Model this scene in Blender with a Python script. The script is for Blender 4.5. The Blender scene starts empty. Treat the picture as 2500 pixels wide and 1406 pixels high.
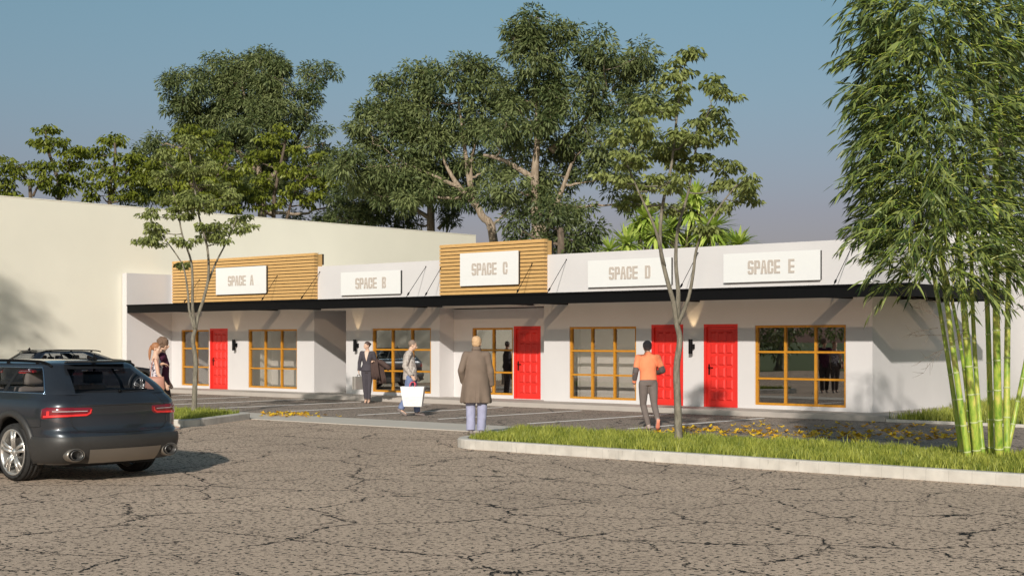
import bpy, bmesh, math, random
import numpy as np
from mathutils import Vector, Matrix, noise as mnoise
R = math.radians
random.seed(7)
scene = bpy.context.scene
col = scene.collection

# ------------------------------------------------------------------ camera calibration (the photograph's own geometry)
TH = R(41); FPX = 3472.0; HZ = 831.0; CH = 1.75
cT, sT = math.cos(TH), math.sin(TH)
def ray(px):
    xr = px - 1250.0
    return Vector(((xr*cT - FPX*sT)/FPX, (xr*sT + FPX*cT)/FPX))       # ground direction per metre of depth
def onY(px, Y):                                                       # x on a wall parallel to the shopfronts
    d = ray(px); return d.x*Y/d.y
def depthY(px, Y): return Y/ray(px).y
def zat(py, depth): return CH + (HZ - py)*depth/FPX
def zY(px, py, Y): return zat(py, depthY(px, Y))
def gnd(px, py, z=0.0):
    dep = (CH - z)*FPX/(py - HZ); d = ray(px); return Vector((d.x*dep, d.y*dep, z))
def at(px, py, dep):
    d = ray(px); return Vector((d.x*dep, d.y*dep, zat(py, dep)))

# ------------------------------------------------------------------ object helpers
def tag(o, label=None, cat=None, group=None, kind=None):
    if label: o['label'] = label
    if cat: o['category'] = cat
    if group: o['group'] = group
    if kind: o['kind'] = kind
    return o
def empty(name, loc=(0, 0, 0), rz=0, label=None, cat=None, group=None):
    o = bpy.data.objects.new(name, None); col.objects.link(o)
    o.location = loc; o.rotation_euler = (0, 0, rz); o.empty_display_size = 0.2
    return tag(o, label, cat, group)
def link(name, me, mat=None, parent=None, smooth=False):
    o = bpy.data.objects.new(name, me); col.objects.link(o)
    if mat is not None:
        for m in (mat if isinstance(mat, (list, tuple)) else [mat]): me.materials.append(m)
    if parent is not None: o.parent = parent
    if smooth: me.shade_smooth()
    return o
def obj(name, bm, mat=None, parent=None, smooth=False):
    me = bpy.data.meshes.new(name); bm.normal_update(); bm.to_mesh(me); bm.free()
    return link(name, me, mat, parent, smooth)
def copy_tree(o, parent=None):
    c = o.copy(); col.objects.link(c); c.parent = parent
    for ch in list(o.children): copy_tree(ch, c)
    return c
def pyobj(name, verts, faces, mat=None, parent=None, smooth=False):
    me = bpy.data.meshes.new(name); me.from_pydata([tuple(v) for v in verts], [], faces); me.update()
    return link(name, me, mat, parent, smooth)
def shade_auto(o, ang=35):
    me = o.data; me.shade_smooth()
    try: me.set_sharp_from_angle(angle=R(ang))
    except Exception: pass
    return o

def box(bm, x0, x1, y0, y1, z0, z1, bev=0):
    m = Matrix.Translation(((x0+x1)/2, (y0+y1)/2, (z0+z1)/2)) @ Matrix.Diagonal((abs(x1-x0), abs(y1-y0), abs(z1-z0), 1))
    r = bmesh.ops.create_cube(bm, size=1, matrix=m)
    if bev:
        es = list({e for v in r['verts'] for e in v.link_edges})
        bmesh.ops.bevel(bm, geom=es, offset=bev, segments=2, affect='EDGES', profile=0.7)
    return bm
def Box(*a, **k): return box(bmesh.new(), *a, **k)
def ring_tube(bm, pts, rads, n=8, cap=True, lateral=None):
    """tube through pts; rads: radius or (a, b), a lying along 'lateral'"""
    pts = [Vector(p) for p in pts]; rings = []; prevu = None
    for i, p in enumerate(pts):
        t = (pts[min(i+1, len(pts)-1)] - pts[max(i-1, 0)])
        t = t.normalized() if t.length > 1e-9 else Vector((0, 0, 1))
        if lateral is not None: u = Vector(lateral)
        elif prevu is not None: u = prevu
        else: u = Vector((1, 0, 0)) if abs(t.x) < 0.9 else Vector((0, 1, 0))
        u = u - t*u.dot(t)
        if u.length < 1e-6: u = t.orthogonal()
        u.normalize(); v = t.cross(u); prevu = u
        r = rads[i] if isinstance(rads, (list, tuple)) else rads
        a, b = r if isinstance(r, (list, tuple)) else (r, r)
        rings.append([bm.verts.new(p + u*(a*math.cos(2*math.pi*k/n)) + v*(b*math.sin(2*math.pi*k/n))) for k in range(n)])
    for i in range(len(rings)-1):
        A, B = rings[i], rings[i+1]
        for k in range(n): bm.faces.new((A[k], A[(k+1) % n], B[(k+1) % n], B[k]))
    if cap:
        bm.faces.new(list(reversed(rings[0]))); bm.faces.new(rings[-1])
    return bm
def ball(bm, c, r, seg=12, rot=None):
    r = r if isinstance(r, (list, tuple)) else (r, r, r)
    m = Matrix.Translation(c) @ (rot.to_4x4() if rot else Matrix.Identity(4)) @ Matrix.Diagonal((*r, 1))
    nv = max(6, seg*2//3); T0 = bm.verts.new(m @ Vector((0, 0, 1))); T1 = bm.verts.new(m @ Vector((0, 0, -1))); rg = []
    for j in range(1, nv):
        a = math.pi*j/nv; rg.append([bm.verts.new(m @ Vector((math.sin(a)*math.cos(2*math.pi*k/seg), math.sin(a)*math.sin(2*math.pi*k/seg), math.cos(a)))) for k in range(seg)])
    for k in range(seg):
        k2 = (k+1) % seg; bm.faces.new((T0, rg[0][k], rg[0][k2])); bm.faces.new((T1, rg[-1][k2], rg[-1][k]))
        for j in range(len(rg)-1): bm.faces.new((rg[j][k], rg[j+1][k], rg[j+1][k2], rg[j][k2]))
    return bm
def lathe(bm, prof, n=32, M=None):
    """prof: (radius, axial) ; axis = local Y"""
    rings = []
    for r, a in prof:
        rings.append([bm.verts.new((M or Matrix.Identity(4)) @ Vector((r*math.cos(2*math.pi*k/n), a, r*math.sin(2*math.pi*k/n)))) for k in range(n)])
    for i in range(len(rings)-1):
        for k in range(n): bm.faces.new((rings[i][k], rings[i][(k+1) % n], rings[i+1][(k+1) % n], rings[i+1][k]))
    return bm
def prism(bm, poly, z0, z1):
    b = [bm.verts.new((x, y, z0)) for x, y in poly]; t = [bm.verts.new((x, y, z1)) for x, y in poly]
    n = len(poly)
    for i in range(n): bm.faces.new((b[i], b[(i+1) % n], t[(i+1) % n], t[i]))
    bm.faces.new(t); bm.faces.new(list(reversed(b)))
    return bm
def evald(o):
    dg = bpy.context.evaluated_depsgraph_get(); dg.update()
    return bpy.data.meshes.new_from_object(o.evaluated_get(dg), depsgraph=dg)
def voxel(name, bm, size, mat, parent, smooth_it=3, noise_amp=0, noise_scale=20):
    me = bpy.data.meshes.new(name); bm.to_mesh(me); bm.free()
    o = bpy.data.objects.new(name, me); col.objects.link(o)
    r = o.modifiers.new('r', 'REMESH'); r.mode = 'VOXEL'; r.voxel_size = size; r.use_smooth_shade = True
    s = o.modifiers.new('s', 'SMOOTH'); s.factor = 0.5; s.iterations = smooth_it
    m2 = evald(o); o.modifiers.clear(); o.data = m2; bpy.data.meshes.remove(me)
    if noise_amp:
        nn = [v.normal.copy() for v in m2.vertices]; cc = [v.co.copy() for v in m2.vertices]
        m2.vertices.foreach_set('co', [x for c_, n_ in zip(cc, nn) for x in (c_ + n_*(mnoise.noise_vector(c_*noise_scale).x*noise_amp))])
        m2.update()
    m2.materials.clear()
    for m in (mat if isinstance(mat, (list, tuple)) else [mat]): m2.materials.append(m)
    m2.shade_smooth(); o.parent = parent
    return o

# ------------------------------------------------------------------ materials
MATS = {}
def srgb(r, g, b):
    f = lambda c: (c/255/12.92) if c/255 <= 0.04045 else ((c/255+0.055)/1.055)**2.4
    return (f(r), f(g), f(b), 1)
def newmat(name):
    m = bpy.data.materials.new(name); m.use_nodes = True
    nt = m.node_tree; b = nt.nodes['Principled BSDF']
    MATS[name] = m; return m, nt, b
def N(nt, t, **k):
    n = nt.nodes.new(t)
    for a, v in k.items():
        if a in n.inputs.keys(): n.inputs[a].default_value = v
        else: setattr(n, a, v)
    return n
def setc(b, c, rough=0.6, metal=0, spec=0.5, coat=0):
    b.inputs['Base Color'].default_value = c if len(c) == 4 else (*c, 1)
    b.inputs['Roughness'].default_value = rough; b.inputs['Metallic'].default_value = metal
    b.inputs['Specular IOR Level'].default_value = spec
    if coat: b.inputs['Coat Weight'].default_value = coat; b.inputs['Coat Roughness'].default_value = 0.05
def mat(name, c, rough=0.6, metal=0, spec=0.5, coat=0, vary=0.0, scale=6, bump=0, bscale=60):
    m, nt, b = newmat(name); setc(b, c, rough, metal, spec, coat)
    tc = N(nt, 'ShaderNodeTexCoord')
    if vary:
        n = N(nt, 'ShaderNodeTexNoise', Scale=scale, Detail=6.0, Roughness=0.6)
        nt.links.new(tc.outputs['Object'], n.inputs['Vector'])
        mr = N(nt, 'ShaderNodeMapRange'); mr.inputs['From Min'].default_value = 0.3; mr.inputs['From Max'].default_value = 0.7
        mr.inputs['To Min'].default_value = 1-vary; mr.inputs['To Max'].default_value = 1+vary
        nt.links.new(n.outputs['Fac'], mr.inputs['Value'])
        hs = N(nt, 'ShaderNodeHueSaturation'); hs.inputs['Color'].default_value = b.inputs['Base Color'].default_value
        nt.links.new(mr.outputs[0], hs.inputs['Value']); nt.links.new(hs.outputs[0], b.inputs['Base Color'])
    if bump:
        n2 = N(nt, 'ShaderNodeTexNoise', Scale=bscale, Detail=5.0)
        nt.links.new(tc.outputs['Object'], n2.inputs['Vector'])
        bp = N(nt, 'ShaderNodeBump', Strength=bump, Distance=0.01)
        nt.links.new(n2.outputs['Fac'], bp.inputs['Height']); nt.links.new(bp.outputs[0], b.inputs['Normal'])
    return m
def ramp(nt, fac, stops, interp='LINEAR'):
    r = nt.nodes.new('ShaderNodeValToRGB'); r.color_ramp.interpolation = interp
    e = r.color_ramp.elements
    e[0].position, e[0].color = stops[0][0], stops[0][1]; e[1].position, e[1].color = stops[1][0], stops[1][1]
    for p, c in stops[2:]:
        x = e.new(p); x.color = c
    nt.links.new(fac, r.inputs['Fac']); return r
def mixc(nt, fac, a, b, bt='MIX'):
    m = nt.nodes.new('ShaderNodeMix'); m.data_type = 'RGBA'; m.blend_type = bt
    for s, v in ((0, fac), (6, a), (7, b)):
        if hasattr(v, 'links'): nt.links.new(v, m.inputs[s])
        else: m.inputs[s].default_value = v
    return m.outputs[2]
def math_(nt, op, a, b=None, clamp=False):
    m = nt.nodes.new('ShaderNodeMath'); m.operation = op; m.use_clamp = clamp
    for i, v in enumerate((a, b)):
        if v is None: continue
        if hasattr(v, 'links'): nt.links.new(v, m.inputs[i])
        else: m.inputs[i].default_value = v
    return m.outputs[0]

def asphalt(name, base, dark, crack_scale=0.66, speck=0.55):
    m, nt, b = newmat(name); L = nt.links
    tc = N(nt, 'ShaderNodeTexCoord'); P = tc.outputs['Object']
    # distorted coordinates so that the cracks wander
    n1 = N(nt, 'ShaderNodeTexNoise', Scale=1.3, Detail=6.0, Roughness=0.65); L.new(P, n1.inputs['Vector'])
    vm = N(nt, 'ShaderNodeVectorMath', operation='MULTIPLY_ADD'); L.new(n1.outputs['Color'], vm.inputs[0])
    vm.inputs[1].default_value = (0.85, 0.85, 0); L.new(P, vm.inputs[2])
    n1b = N(nt, 'ShaderNodeTexNoise', Scale=9.0, Detail=4.0, Roughness=0.7); L.new(P, n1b.inputs['Vector'])
    vm2 = N(nt, 'ShaderNodeVectorMath', operation='MULTIPLY_ADD'); L.new(n1b.outputs['Color'], vm2.inputs[0])
    vm2.inputs[1].default_value = (0.10, 0.10, 0); L.new(vm.outputs[0], vm2.inputs[2])
    def cracks(scale, w, seed, lo=.36):
        mp = N(nt, 'ShaderNodeMapping'); mp.inputs['Location'].default_value = (seed, seed*2, 0); L.new(vm2.outputs[0], mp.inputs['Vector'])
        v = N(nt, 'ShaderNodeTexVoronoi', feature='DISTANCE_TO_EDGE', Scale=scale); v.voronoi_dimensions = '2D'
        L.new(mp.outputs[0], v.inputs['Vector'])
        # width varies along the crack, and vanishes in places
        nw = N(nt, 'ShaderNodeTexNoise', Scale=1.9, Detail=3.0); L.new(mp.outputs[0], nw.inputs['Vector'])
        wv = N(nt, 'ShaderNodeMapRange'); L.new(nw.outputs['Fac'], wv.inputs['Value'])
        wv.inputs['From Min'].default_value = lo; wv.inputs['From Max'].default_value = lo+.22
        wv.inputs['To Min'].default_value = 0.0; wv.inputs['To Max'].default_value = w
        return math_(nt, 'LESS_THAN', v.outputs['Distance'], wv.outputs[0])
    c1 = cracks(crack_scale, 0.0115, 3.3, .28); c2 = cracks(crack_scale*1.75, 0.0115, 9.1, .42)
    ck = math_(nt, 'MAXIMUM', c1, c2)
    # pits between the stones
    vp = N(nt, 'ShaderNodeTexNoise', Scale=19.0, Detail=2.5, Roughness=0.62); L.new(P, vp.inputs['Vector'])
    pits = ramp(nt, vp.outputs['Fac'], [(0.572, (0, 0, 0, 1)), (0.590, (1, 1, 1, 1))])
    vs = N(nt, 'ShaderNodeTexNoise', Scale=95.0, Detail=2.0); L.new(P, vs.inputs['Vector'])
    fine = ramp(nt, vs.outputs['Fac'], [(0.54, (0, 0, 0, 1)), (0.62, (1, 1, 1, 1))])
    big = N(nt, 'ShaderNodeTexNoise', Scale=0.35, Detail=4.0); L.new(P, big.inputs['Vector'])
    basec = mixc(nt, ramp(nt, big.outputs['Fac'], [(0.35, (0, 0, 0, 1)), (0.65, (1, 1, 1, 1))]).outputs[0],
                 tuple(c*0.90 for c in base[:3])+(1,), tuple(min(1, c*1.08) for c in base[:3])+(1,))
    st = N(nt, 'ShaderNodeTexVoronoi', Scale=48.0); L.new(P, st.inputs['Vector'])
    stc = ramp(nt, st.outputs['Color'], [(0.0, (0.80, 0.79, 0.78, 1)), (1.0, (1.22, 1.2, 1.18, 1))])
    c = mixc(nt, 1.0, basec, stc.outputs[0], 'MULTIPLY')
    c = mixc(nt, math_(nt, 'MULTIPLY', fine.outputs[0], 0.38), c, dark)
    c = mixc(nt, math_(nt, 'MULTIPLY', pits.outputs[0], 1.0, True), c, dark)
    c = mixc(nt, ck, c, (0.006, 0.0055, 0.005, 1))
    L.new(c, b.inputs['Base Color']); b.inputs['Roughness'].default_value = 0.88; b.inputs['Specular IOR Level'].default_value = 0.25
    h = math_(nt, 'SUBTRACT', math_(nt, 'MULTIPLY', vs.outputs['Fac'], 0.5), math_(nt, 'ADD', ck, math_(nt, 'MULTIPLY', pits.outputs[0], 0.6)))
    bp = N(nt, 'ShaderNodeBump', Strength=0.5, Distance=0.006); L.new(h, bp.inputs['Height']); L.new(bp.outputs[0], b.inputs['Normal'])
    return m

def leafmat(name, c1, c2, trans=0.25, rough=0.45):
    m, nt, b = newmat(name); L = nt.links
    a = N(nt, 'ShaderNodeAttribute', attribute_name='var')
    cc = ramp(nt, a.outputs['Fac'], [(0, c1), (1, c2)]).outputs[0]
    L.new(cc, b.inputs['Base Color']); b.inputs['Roughness'].default_value = rough; b.inputs['Specular IOR Level'].default_value = 0.35
    tr = N(nt, 'ShaderNodeBsdfTranslucent'); L.new(cc, tr.inputs['Color'])
    mx = N(nt, 'ShaderNodeMixShader'); mx.inputs[0].default_value = trans
    L.new(b.outputs[0], mx.inputs[1]); L.new(tr.outputs[0], mx.inputs[2])
    L.new(mx.outputs[0], nt.nodes['Material Output'].inputs['Surface'])
    return m
def barkmat(name, c1, c2, zscale=3, scale=14):
    m, nt, b = newmat(name); L = nt.links
    tc = N(nt, 'ShaderNodeTexCoord'); mp = N(nt, 'ShaderNodeMapping'); mp.inputs['Scale'].default_value = (1, 1, 0.25)
    L.new(tc.outputs['Object'], mp.inputs['Vector'])
    n = N(nt, 'ShaderNodeTexNoise', Scale=float(scale), Detail=7.0, Roughness=0.7); L.new(mp.outputs[0], n.inputs['Vector'])
    L.new(ramp(nt, n.outputs['Fac'], [(0.35, c1), (0.65, c2)]).outputs[0], b.inputs['Base Color'])
    b.inputs['Roughness'].default_value = 0.9
    bp = N(nt, 'ShaderNodeBump', Strength=0.7, Distance=0.02); L.new(n.outputs['Fac'], bp.inputs['Height']); L.new(bp.outputs[0], b.inputs['Normal'])
    return m
def glassmat(name, tint, gl=0.35, rough=0.0, refl=(1, 1, 1, 1)):
    m, nt, b = newmat(name); L = nt.links
    nt.nodes.remove(b)
    tr = N(nt, 'ShaderNodeBsdfTransparent'); tr.inputs['Color'].default_value = tint
    g = N(nt, 'ShaderNodeBsdfGlossy'); g.inputs['Roughness'].default_value = rough; g.inputs['Color'].default_value = refl
    lw = N(nt, 'ShaderNodeLayerWeight'); lw.inputs['Blend'].default_value = 0.5          # Schlick, the same for both faces of a pane
    f = math_(nt, 'ADD', math_(nt, 'MULTIPLY', math_(nt, 'POWER', lw.outputs['Facing'], 5.0), 0.9), gl+0.03, True)
    mx = N(nt, 'ShaderNodeMixShader'); L.new(f, mx.inputs[0]); L.new(tr.outputs[0], mx.inputs[1]); L.new(g.outputs[0], mx.inputs[2])
    L.new(mx.outputs[0], nt.nodes['Material Output'].inputs['Surface'])
    return m
def emis(name, c, s):
    m, nt, b = newmat(name); setc(b, (0, 0, 0, 1)); b.inputs['Emission Color'].default_value = c; b.inputs['Emission Strength'].default_value = s
    return m
# ------------------------------------------------------------------ shared surfaces
M_render = mat('white_render', (0.61, 0.585, 0.58, 1), 0.85, vary=0.03, scale=0.8, bump=0.15, bscale=90)
M_inner = mat('inner_wall', (0.62, 0.60, 0.57, 1), 0.9, vary=0.03, scale=1.2)
M_cream = mat('cream_render', (0.80, 0.76, 0.64, 1), 0.9, vary=0.025, scale=0.5, bump=0.1, bscale=60)
M_black = mat('black_steel', (0.004, 0.004, 0.0045, 1), 0.6, spec=0.12, vary=0.1)
M_red = mat('red_paint', (0.69, 0.026, 0.018, 1), 0.5, vary=0.03, scale=3)
M_amber = mat('amber_timber', (0.50, 0.215, 0.012, 1), 0.5, vary=0.18, scale=18)
M_sign = mat('sign_panel', (0.74, 0.735, 0.72, 1), 0.5, vary=0.01)
M_signback = mat('sign_edge', (0.03, 0.03, 0.03, 1), 0.6)
M_text = mat('sign_letters', (0.50, 0.435, 0.38, 1), 0.6, vary=0.05, scale=30)
M_glass = glassmat('shop_glass', (0.62, 0.60, 0.57, 1), 0.36, refl=(0.8, 0.8, 0.8, 1))
M_glass2 = glassmat('pale_shop_glass', (0.92, 0.91, 0.89, 1), 0.10, refl=(0.8, 0.8, 0.8, 1))
M_handle = mat('dark_handle', (0.02, 0.018, 0.016, 1), 0.35, metal=0.8)
M_concrete = mat('pavement_concrete', (0.42, 0.375, 0.335, 1), 0.9, vary=0.06, scale=2, bump=0.2, bscale=120)
M_line = mat('line_paint', (0.88, 0.86, 0.83, 1), 0.8, vary=0.12, scale=25)
# kerb with vertical joints and streaks
M_kerb, nt, b = newmat('kerb_concrete')
tc = N(nt, 'ShaderNodeTexCoord')
n = N(nt, 'ShaderNodeTexNoise', Scale=1.0, Detail=6.0, Roughness=0.7); mp = N(nt, 'ShaderNodeMapping'); mp.inputs['Scale'].default_value = (22, 22, 3)
nt.links.new(tc.outputs['Object'], mp.inputs['Vector']); nt.links.new(mp.outputs[0], n.inputs['Vector'])
st = ramp(nt, n.outputs['Fac'], [(0.62, (0, 0, 0, 1)), (0.70, (1, 1, 1, 1))])
w = N(nt, 'ShaderNodeTexWave', Scale=1.05, Distortion=0.0); w.wave_profile = 'SAW'; nt.links.new(tc.outputs['Object'], w.inputs['Vector'])
jt = ramp(nt, w.outputs['Fac'], [(0.0, (1, 1, 1, 1)), (0.022, (0, 0, 0, 1))])
geo = N(nt, 'ShaderNodeNewGeometry'); sx = N(nt, 'ShaderNodeSeparateXYZ'); nt.links.new(geo.outputs['Normal'], sx.inputs[0])
side = math_(nt, 'LESS_THAN', sx.outputs['Z'], 0.5)
n2 = N(nt, 'ShaderNodeTexNoise', Scale=5.0, Detail=5.0); nt.links.new(tc.outputs['Object'], n2.inputs['Vector'])
bc = ramp(nt, n2.outputs['Fac'], [(0.3, (0.47, 0.435, 0.385, 1)), (0.7, (0.60, 0.56, 0.50, 1))]).outputs[0]
bc = mixc(nt, math_(nt, 'MULTIPLY', math_(nt, 'MULTIPLY', st.outputs[0], side), 0.55), bc, (0.16, 0.14, 0.12, 1))
bc = mixc(nt, math_(nt, 'MULTIPLY', jt.outputs[0], 0.6), bc, (0.15, 0.13, 0.11, 1))
nt.links.new(bc, b.inputs['Base Color']); b.inputs['Roughness'].default_value = 0.9
# cladding timber
M_wood, nt, b = newmat('cladding_timber')
tc = N(nt, 'ShaderNodeTexCoord'); mp = N(nt, 'ShaderNodeMapping'); mp.inputs['Scale'].default_value = (1.2, 8, 14)
nt.links.new(tc.outputs['Object'], mp.inputs['Vector'])
n = N(nt, 'ShaderNodeTexNoise', Scale=4.0, Detail=7.0, Roughness=0.65); nt.links.new(mp.outputs[0], n.inputs['Vector'])
nt.links.new(ramp(nt, n.outputs['Fac'], [(0.3, (0.50, 0.285, 0.098, 1)), (0.7, (0.68, 0.425, 0.168, 1))]).outputs[0], b.inputs['Base Color'])
b.inputs['Roughness'].default_value = 0.6
M_woodgap = mat('cladding_shadow_gap', (0.012, 0.009, 0.006, 1), 0.9)
M_asph = asphalt('aisle_asphalt', (0.535, 0.415, 0.318, 1), (0.016, 0.018, 0.016, 1))
M_asph2 = asphalt('bay_asphalt', (0.345, 0.282, 0.232, 1), (0.03, 0.028, 0.026, 1), 0.6, 0.6)
M_field = mat('field_green', (0.075, 0.105, 0.02, 1), 0.95, vary=0.3, scale=0.6)
M_soil = mat('planter_soil', (0.035, 0.04, 0.015, 1), 0.95, vary=0.3, scale=8, bump=0.6)

Y0 = 29.6; Y1 = 27.8; YC = 30.2; YW = 29.45; YB = 36.5
XL = onY(420, Y0); XR = onY(2130, Y0); XAW = XR + 1.75
ZS = 0.12          # pavement level
# ------------------------------------------------------------------ ground
def sheet(name, x0, x1, y0, y1, z, m, kind='structure'):
    return tag(pyobj(name, [(x0, y0, z), (x1, y0, z), (x1, y1, z), (x0, y1, z)], [(0, 1, 2, 3)], m), kind=kind)
sheet('ground', -900, 900, -900, 900, -0.02, M_field)
sheet('road', -41.6, 40, -14, 20.1, 0.0, M_asph)
sheet('car_park', -41.6, 40, 21.75, 28.4, 0.0, M_asph2)
tag(obj('gutter', Box(-41.6, 40, 20.1, 21.75, -0.1, 0.012), mat('gutter_concrete', (0.54, 0.49, 0.425, 1), 0.9, vary=0.05, scale=2, bump=0.2, bscale=120)), kind='structure')
tag(obj('pavement', Box(-41.6, XR + 0.9, 28.4, Y0 + 0.3, -0.1, ZS, bev=0.01), M_concrete), kind='structure')
tag(obj('pavement', Box(XR - 0.2, XR + 0.9, Y0 + 0.3, 33.6, -0.1, ZS - 0.001), M_concrete), kind='structure')
for k in range(-1, 9):
    x = -19.4 - 2.62*k
    tag(obj('parking_line', Box(x-0.042, x+0.042, 22.85, 27.95, 0.001, 0.0045), M_line), kind='structure')

# ------------------------------------------------------------------ planted islands: kerb ring, soil and grass
def arc_pts(pts, n=6):
    """rounded polygon: each entry (x, y, r)"""
    out = []; m = len(pts)
    for i, (x, y, r) in enumerate(pts):
        p = Vector((x, y)); a = Vector(pts[i-1][:2]) - p; c = Vector(pts[(i+1) % m][:2]) - p
        if r <= 0: out.append((x, y)); continue
        p0 = p + a.normalized()*r; p1 = p + c.normalized()*r
        for k in range(n+1):
            t = k/n; q = p0*(1-t)**2 + p*2*t*(1-t) + p1*t*t; out.append((q.x, q.y))
    return out
def inset(poly, d):
    n = len(poly); out = []
    for i in range(n):
        p = Vector(poly[i]); a = (p - Vector(poly[i-1])); b_ = (Vector(poly[(i+1) % n]) - p)
        if a.length < 1e-6 or b_.length < 1e-6: out.append(tuple(p)); continue
        na = Vector((-a.y, a.x)).normalized(); nb = Vector((-b_.y, b_.x)).normalized()
        nn = (na+nb); nn = nn.normalized() if nn.length > 1e-6 else na
        out.append(tuple(p + nn*(d/max(0.35, nn.dot(na)))))
    return out
def inside(poly, x, y):
    c = False; n = len(poly); j = n-1
    for i in range(n):
        xi, yi = poly[i]; xj, yj = poly[j]
        if (yi > y) != (yj > y) and x < (xj-xi)*(y-yi)/(yj-yi)+xi: c = not c
        j = i
    return c
M_grass = leafmat('grass_blades', (0.08, 0.13, 0.012, 1), (0.46, 0.47, 0.085, 1), 0.3, 0.5)
def grass(name, poly, z, dens, label, hmin=0.06, hmax=0.155, near=None):
    rng = np.random.default_rng(len(name) + int(dens))
    xs = [p[0] for p in poly]; ys = [p[1] for p in poly]
    n = int((max(xs)-min(xs))*(max(ys)-min(ys))*dens)
    P = rng.uniform((min(xs), min(ys)), (max(xs), max(ys)), (n, 2))
    ip = np.array(poly); keep = np.zeros(n, bool); j = len(ip)-1
    for i in range(len(ip)):
        xi, yi = ip[i]; xj, yj = ip[j]
        cnd = ((yi > P[:, 1]) != (yj > P[:, 1]))
        with np.errstate(divide='ignore', invalid='ignore'):
            xx = (xj-xi)*(P[:, 1]-yi)/(yj-yi)+xi
        keep ^= cnd & (P[:, 0] < xx); j = i
    P = P[keep]; n = len(P)
    tuft = np.sin(P[:, 0]*3.1+np.sin(P[:, 1]*2.3)*1.7)*np.cos(P[:, 1]*3.7+P[:, 0]*1.1)*0.5 + np.sin(P[:, 0]*9.3+P[:, 1]*7.1)*0.25
    h = rng.uniform(hmin, hmax, n)*(1+0.35*tuft)*np.where(rng.random(n) < 0.04, 1.35, 1); az = rng.uniform(0, 2*math.pi, n); w = rng.uniform(0.004, 0.008, n)*1.35
    lean = rng.uniform(0.05, 0.55, n)*h; la = rng.uniform(0, 2*math.pi, n)
    d = np.stack([np.cos(az), np.sin(az)], 1)*w[:, None]; ld = np.stack([np.cos(la), np.sin(la)], 1)*lean[:, None]
    V = np.zeros((n, 5, 3)); V[:, 0, :2] = P-d; V[:, 1, :2] = P+d; V[:, 2, :2] = P+d*0.8+ld*0.3; V[:, 3, :2] = P-d*0.8+ld*0.3; V[:, 4, :2] = P+ld
    V[:, 2:4, 2] = (h*0.55)[:, None]; V[:, 4, 2] = h; V[:, :, 2] += z
    F = np.arange(n)[:, None]*5
    me = bpy.data.meshes.new(name); me.vertices.add(n*5); me.vertices.foreach_set('co', V.reshape(-1))
    lp = np.concatenate([F+np.array([[0, 1, 2, 3]]), F+np.array([[3, 2, 4]])], 1).reshape(-1)
    me.loops.add(n*7); me.loops.foreach_set('vertex_index', lp.astype(np.int32))
    me.polygons.add(n*2); stt = np.stack([np.arange(n)*7, np.arange(n)*7+4], 1).reshape(-1)
    me.polygons.foreach_set('loop_start', stt.astype(np.int32)); me.update(calc_edges=True)
    at_ = me.attributes.new('var', 'FLOAT', 'POINT')
    vv = np.clip(rng.random(n)*0.75+0.18+tuft*0.28, 0, 1)
    at_.data.foreach_set('value', np.repeat(vv, 5).astype(np.float32))
    return tag(link(name, me, M_grass), label, 'grass', kind='stuff')
def island(outer, dens, label):
    inn = inset(outer, 0.16); bm = bmesh.new(); n = len(outer); zt = 0.15
    O0 = [bm.verts.new((x, y, -0.05)) for x, y in outer]; O1 = [bm.verts.new((x, y, zt-0.02)) for x, y in outer]
    o2 = inset(outer, 0.02); O2 = [bm.verts.new((x, y, zt)) for x, y in o2]
    I1 = [bm.verts.new((x, y, zt)) for x, y in inn]; I0 = [bm.verts.new((x, y, 0.0)) for x, y in inn]
    for A, B in ((O0, O1), (O1, O2), (O2, I1), (I1, I0)):
        for i in range(n): bm.faces.new((A[i], A[(i+1) % n], B[(i+1) % n], B[i]))
    tag(obj('kerb', bm, M_kerb), kind='structure')
    bm = bmesh.new(); bm.faces.new([bm.verts.new((x, y, 0.10)) for x, y in inn]); tag(obj('soil', bm, M_soil), kind='structure')
    grass('grass', inset(outer, 0.19), 0.10, dens, label)
right_island = arc_pts([(-16.05, 16.85, 0.65), (12, 16.85, 0), (12, 20.09, 0), (-17.2, 20.09, 0.5)], 8)
island(right_island, 1500, 'long bright green grass filling the kerbed island in front of the man in the coat')
left_island = arc_pts([(-34, 17.1, 0), (-23.5, 17.1, 1.2), (-25.15, 20.09, 0.15), (-34, 20.09, 0)], 8)
island(left_island, 1000, 'green grass in the kerbed island around the left young tree beside the dark car')
# lawn at the right end of the building
lawn = [(XR + 0.95, 28.45), (-2, 28.45), (-2, 38.58), (XR + 0.02, 38.58), (XR + 0.02, 33.65), (XR + 0.95, 33.65)]
bm = bmesh.new(); bm.faces.new([bm.verts.new((x, y, 0.05)) for x, y in lawn]); tag(obj('lawn_soil', bm, M_soil), kind='structure')
tag(obj('kerb', Box(XR+0.93, 40, 28.38, 28.46, -0.05, 0.06), M_kerb), kind='structure')
grass('grass', [p for p in lawn], 0.05, 420, 'rough green lawn at the right end of the shop row behind the bamboo', 0.10, 0.24)

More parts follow.
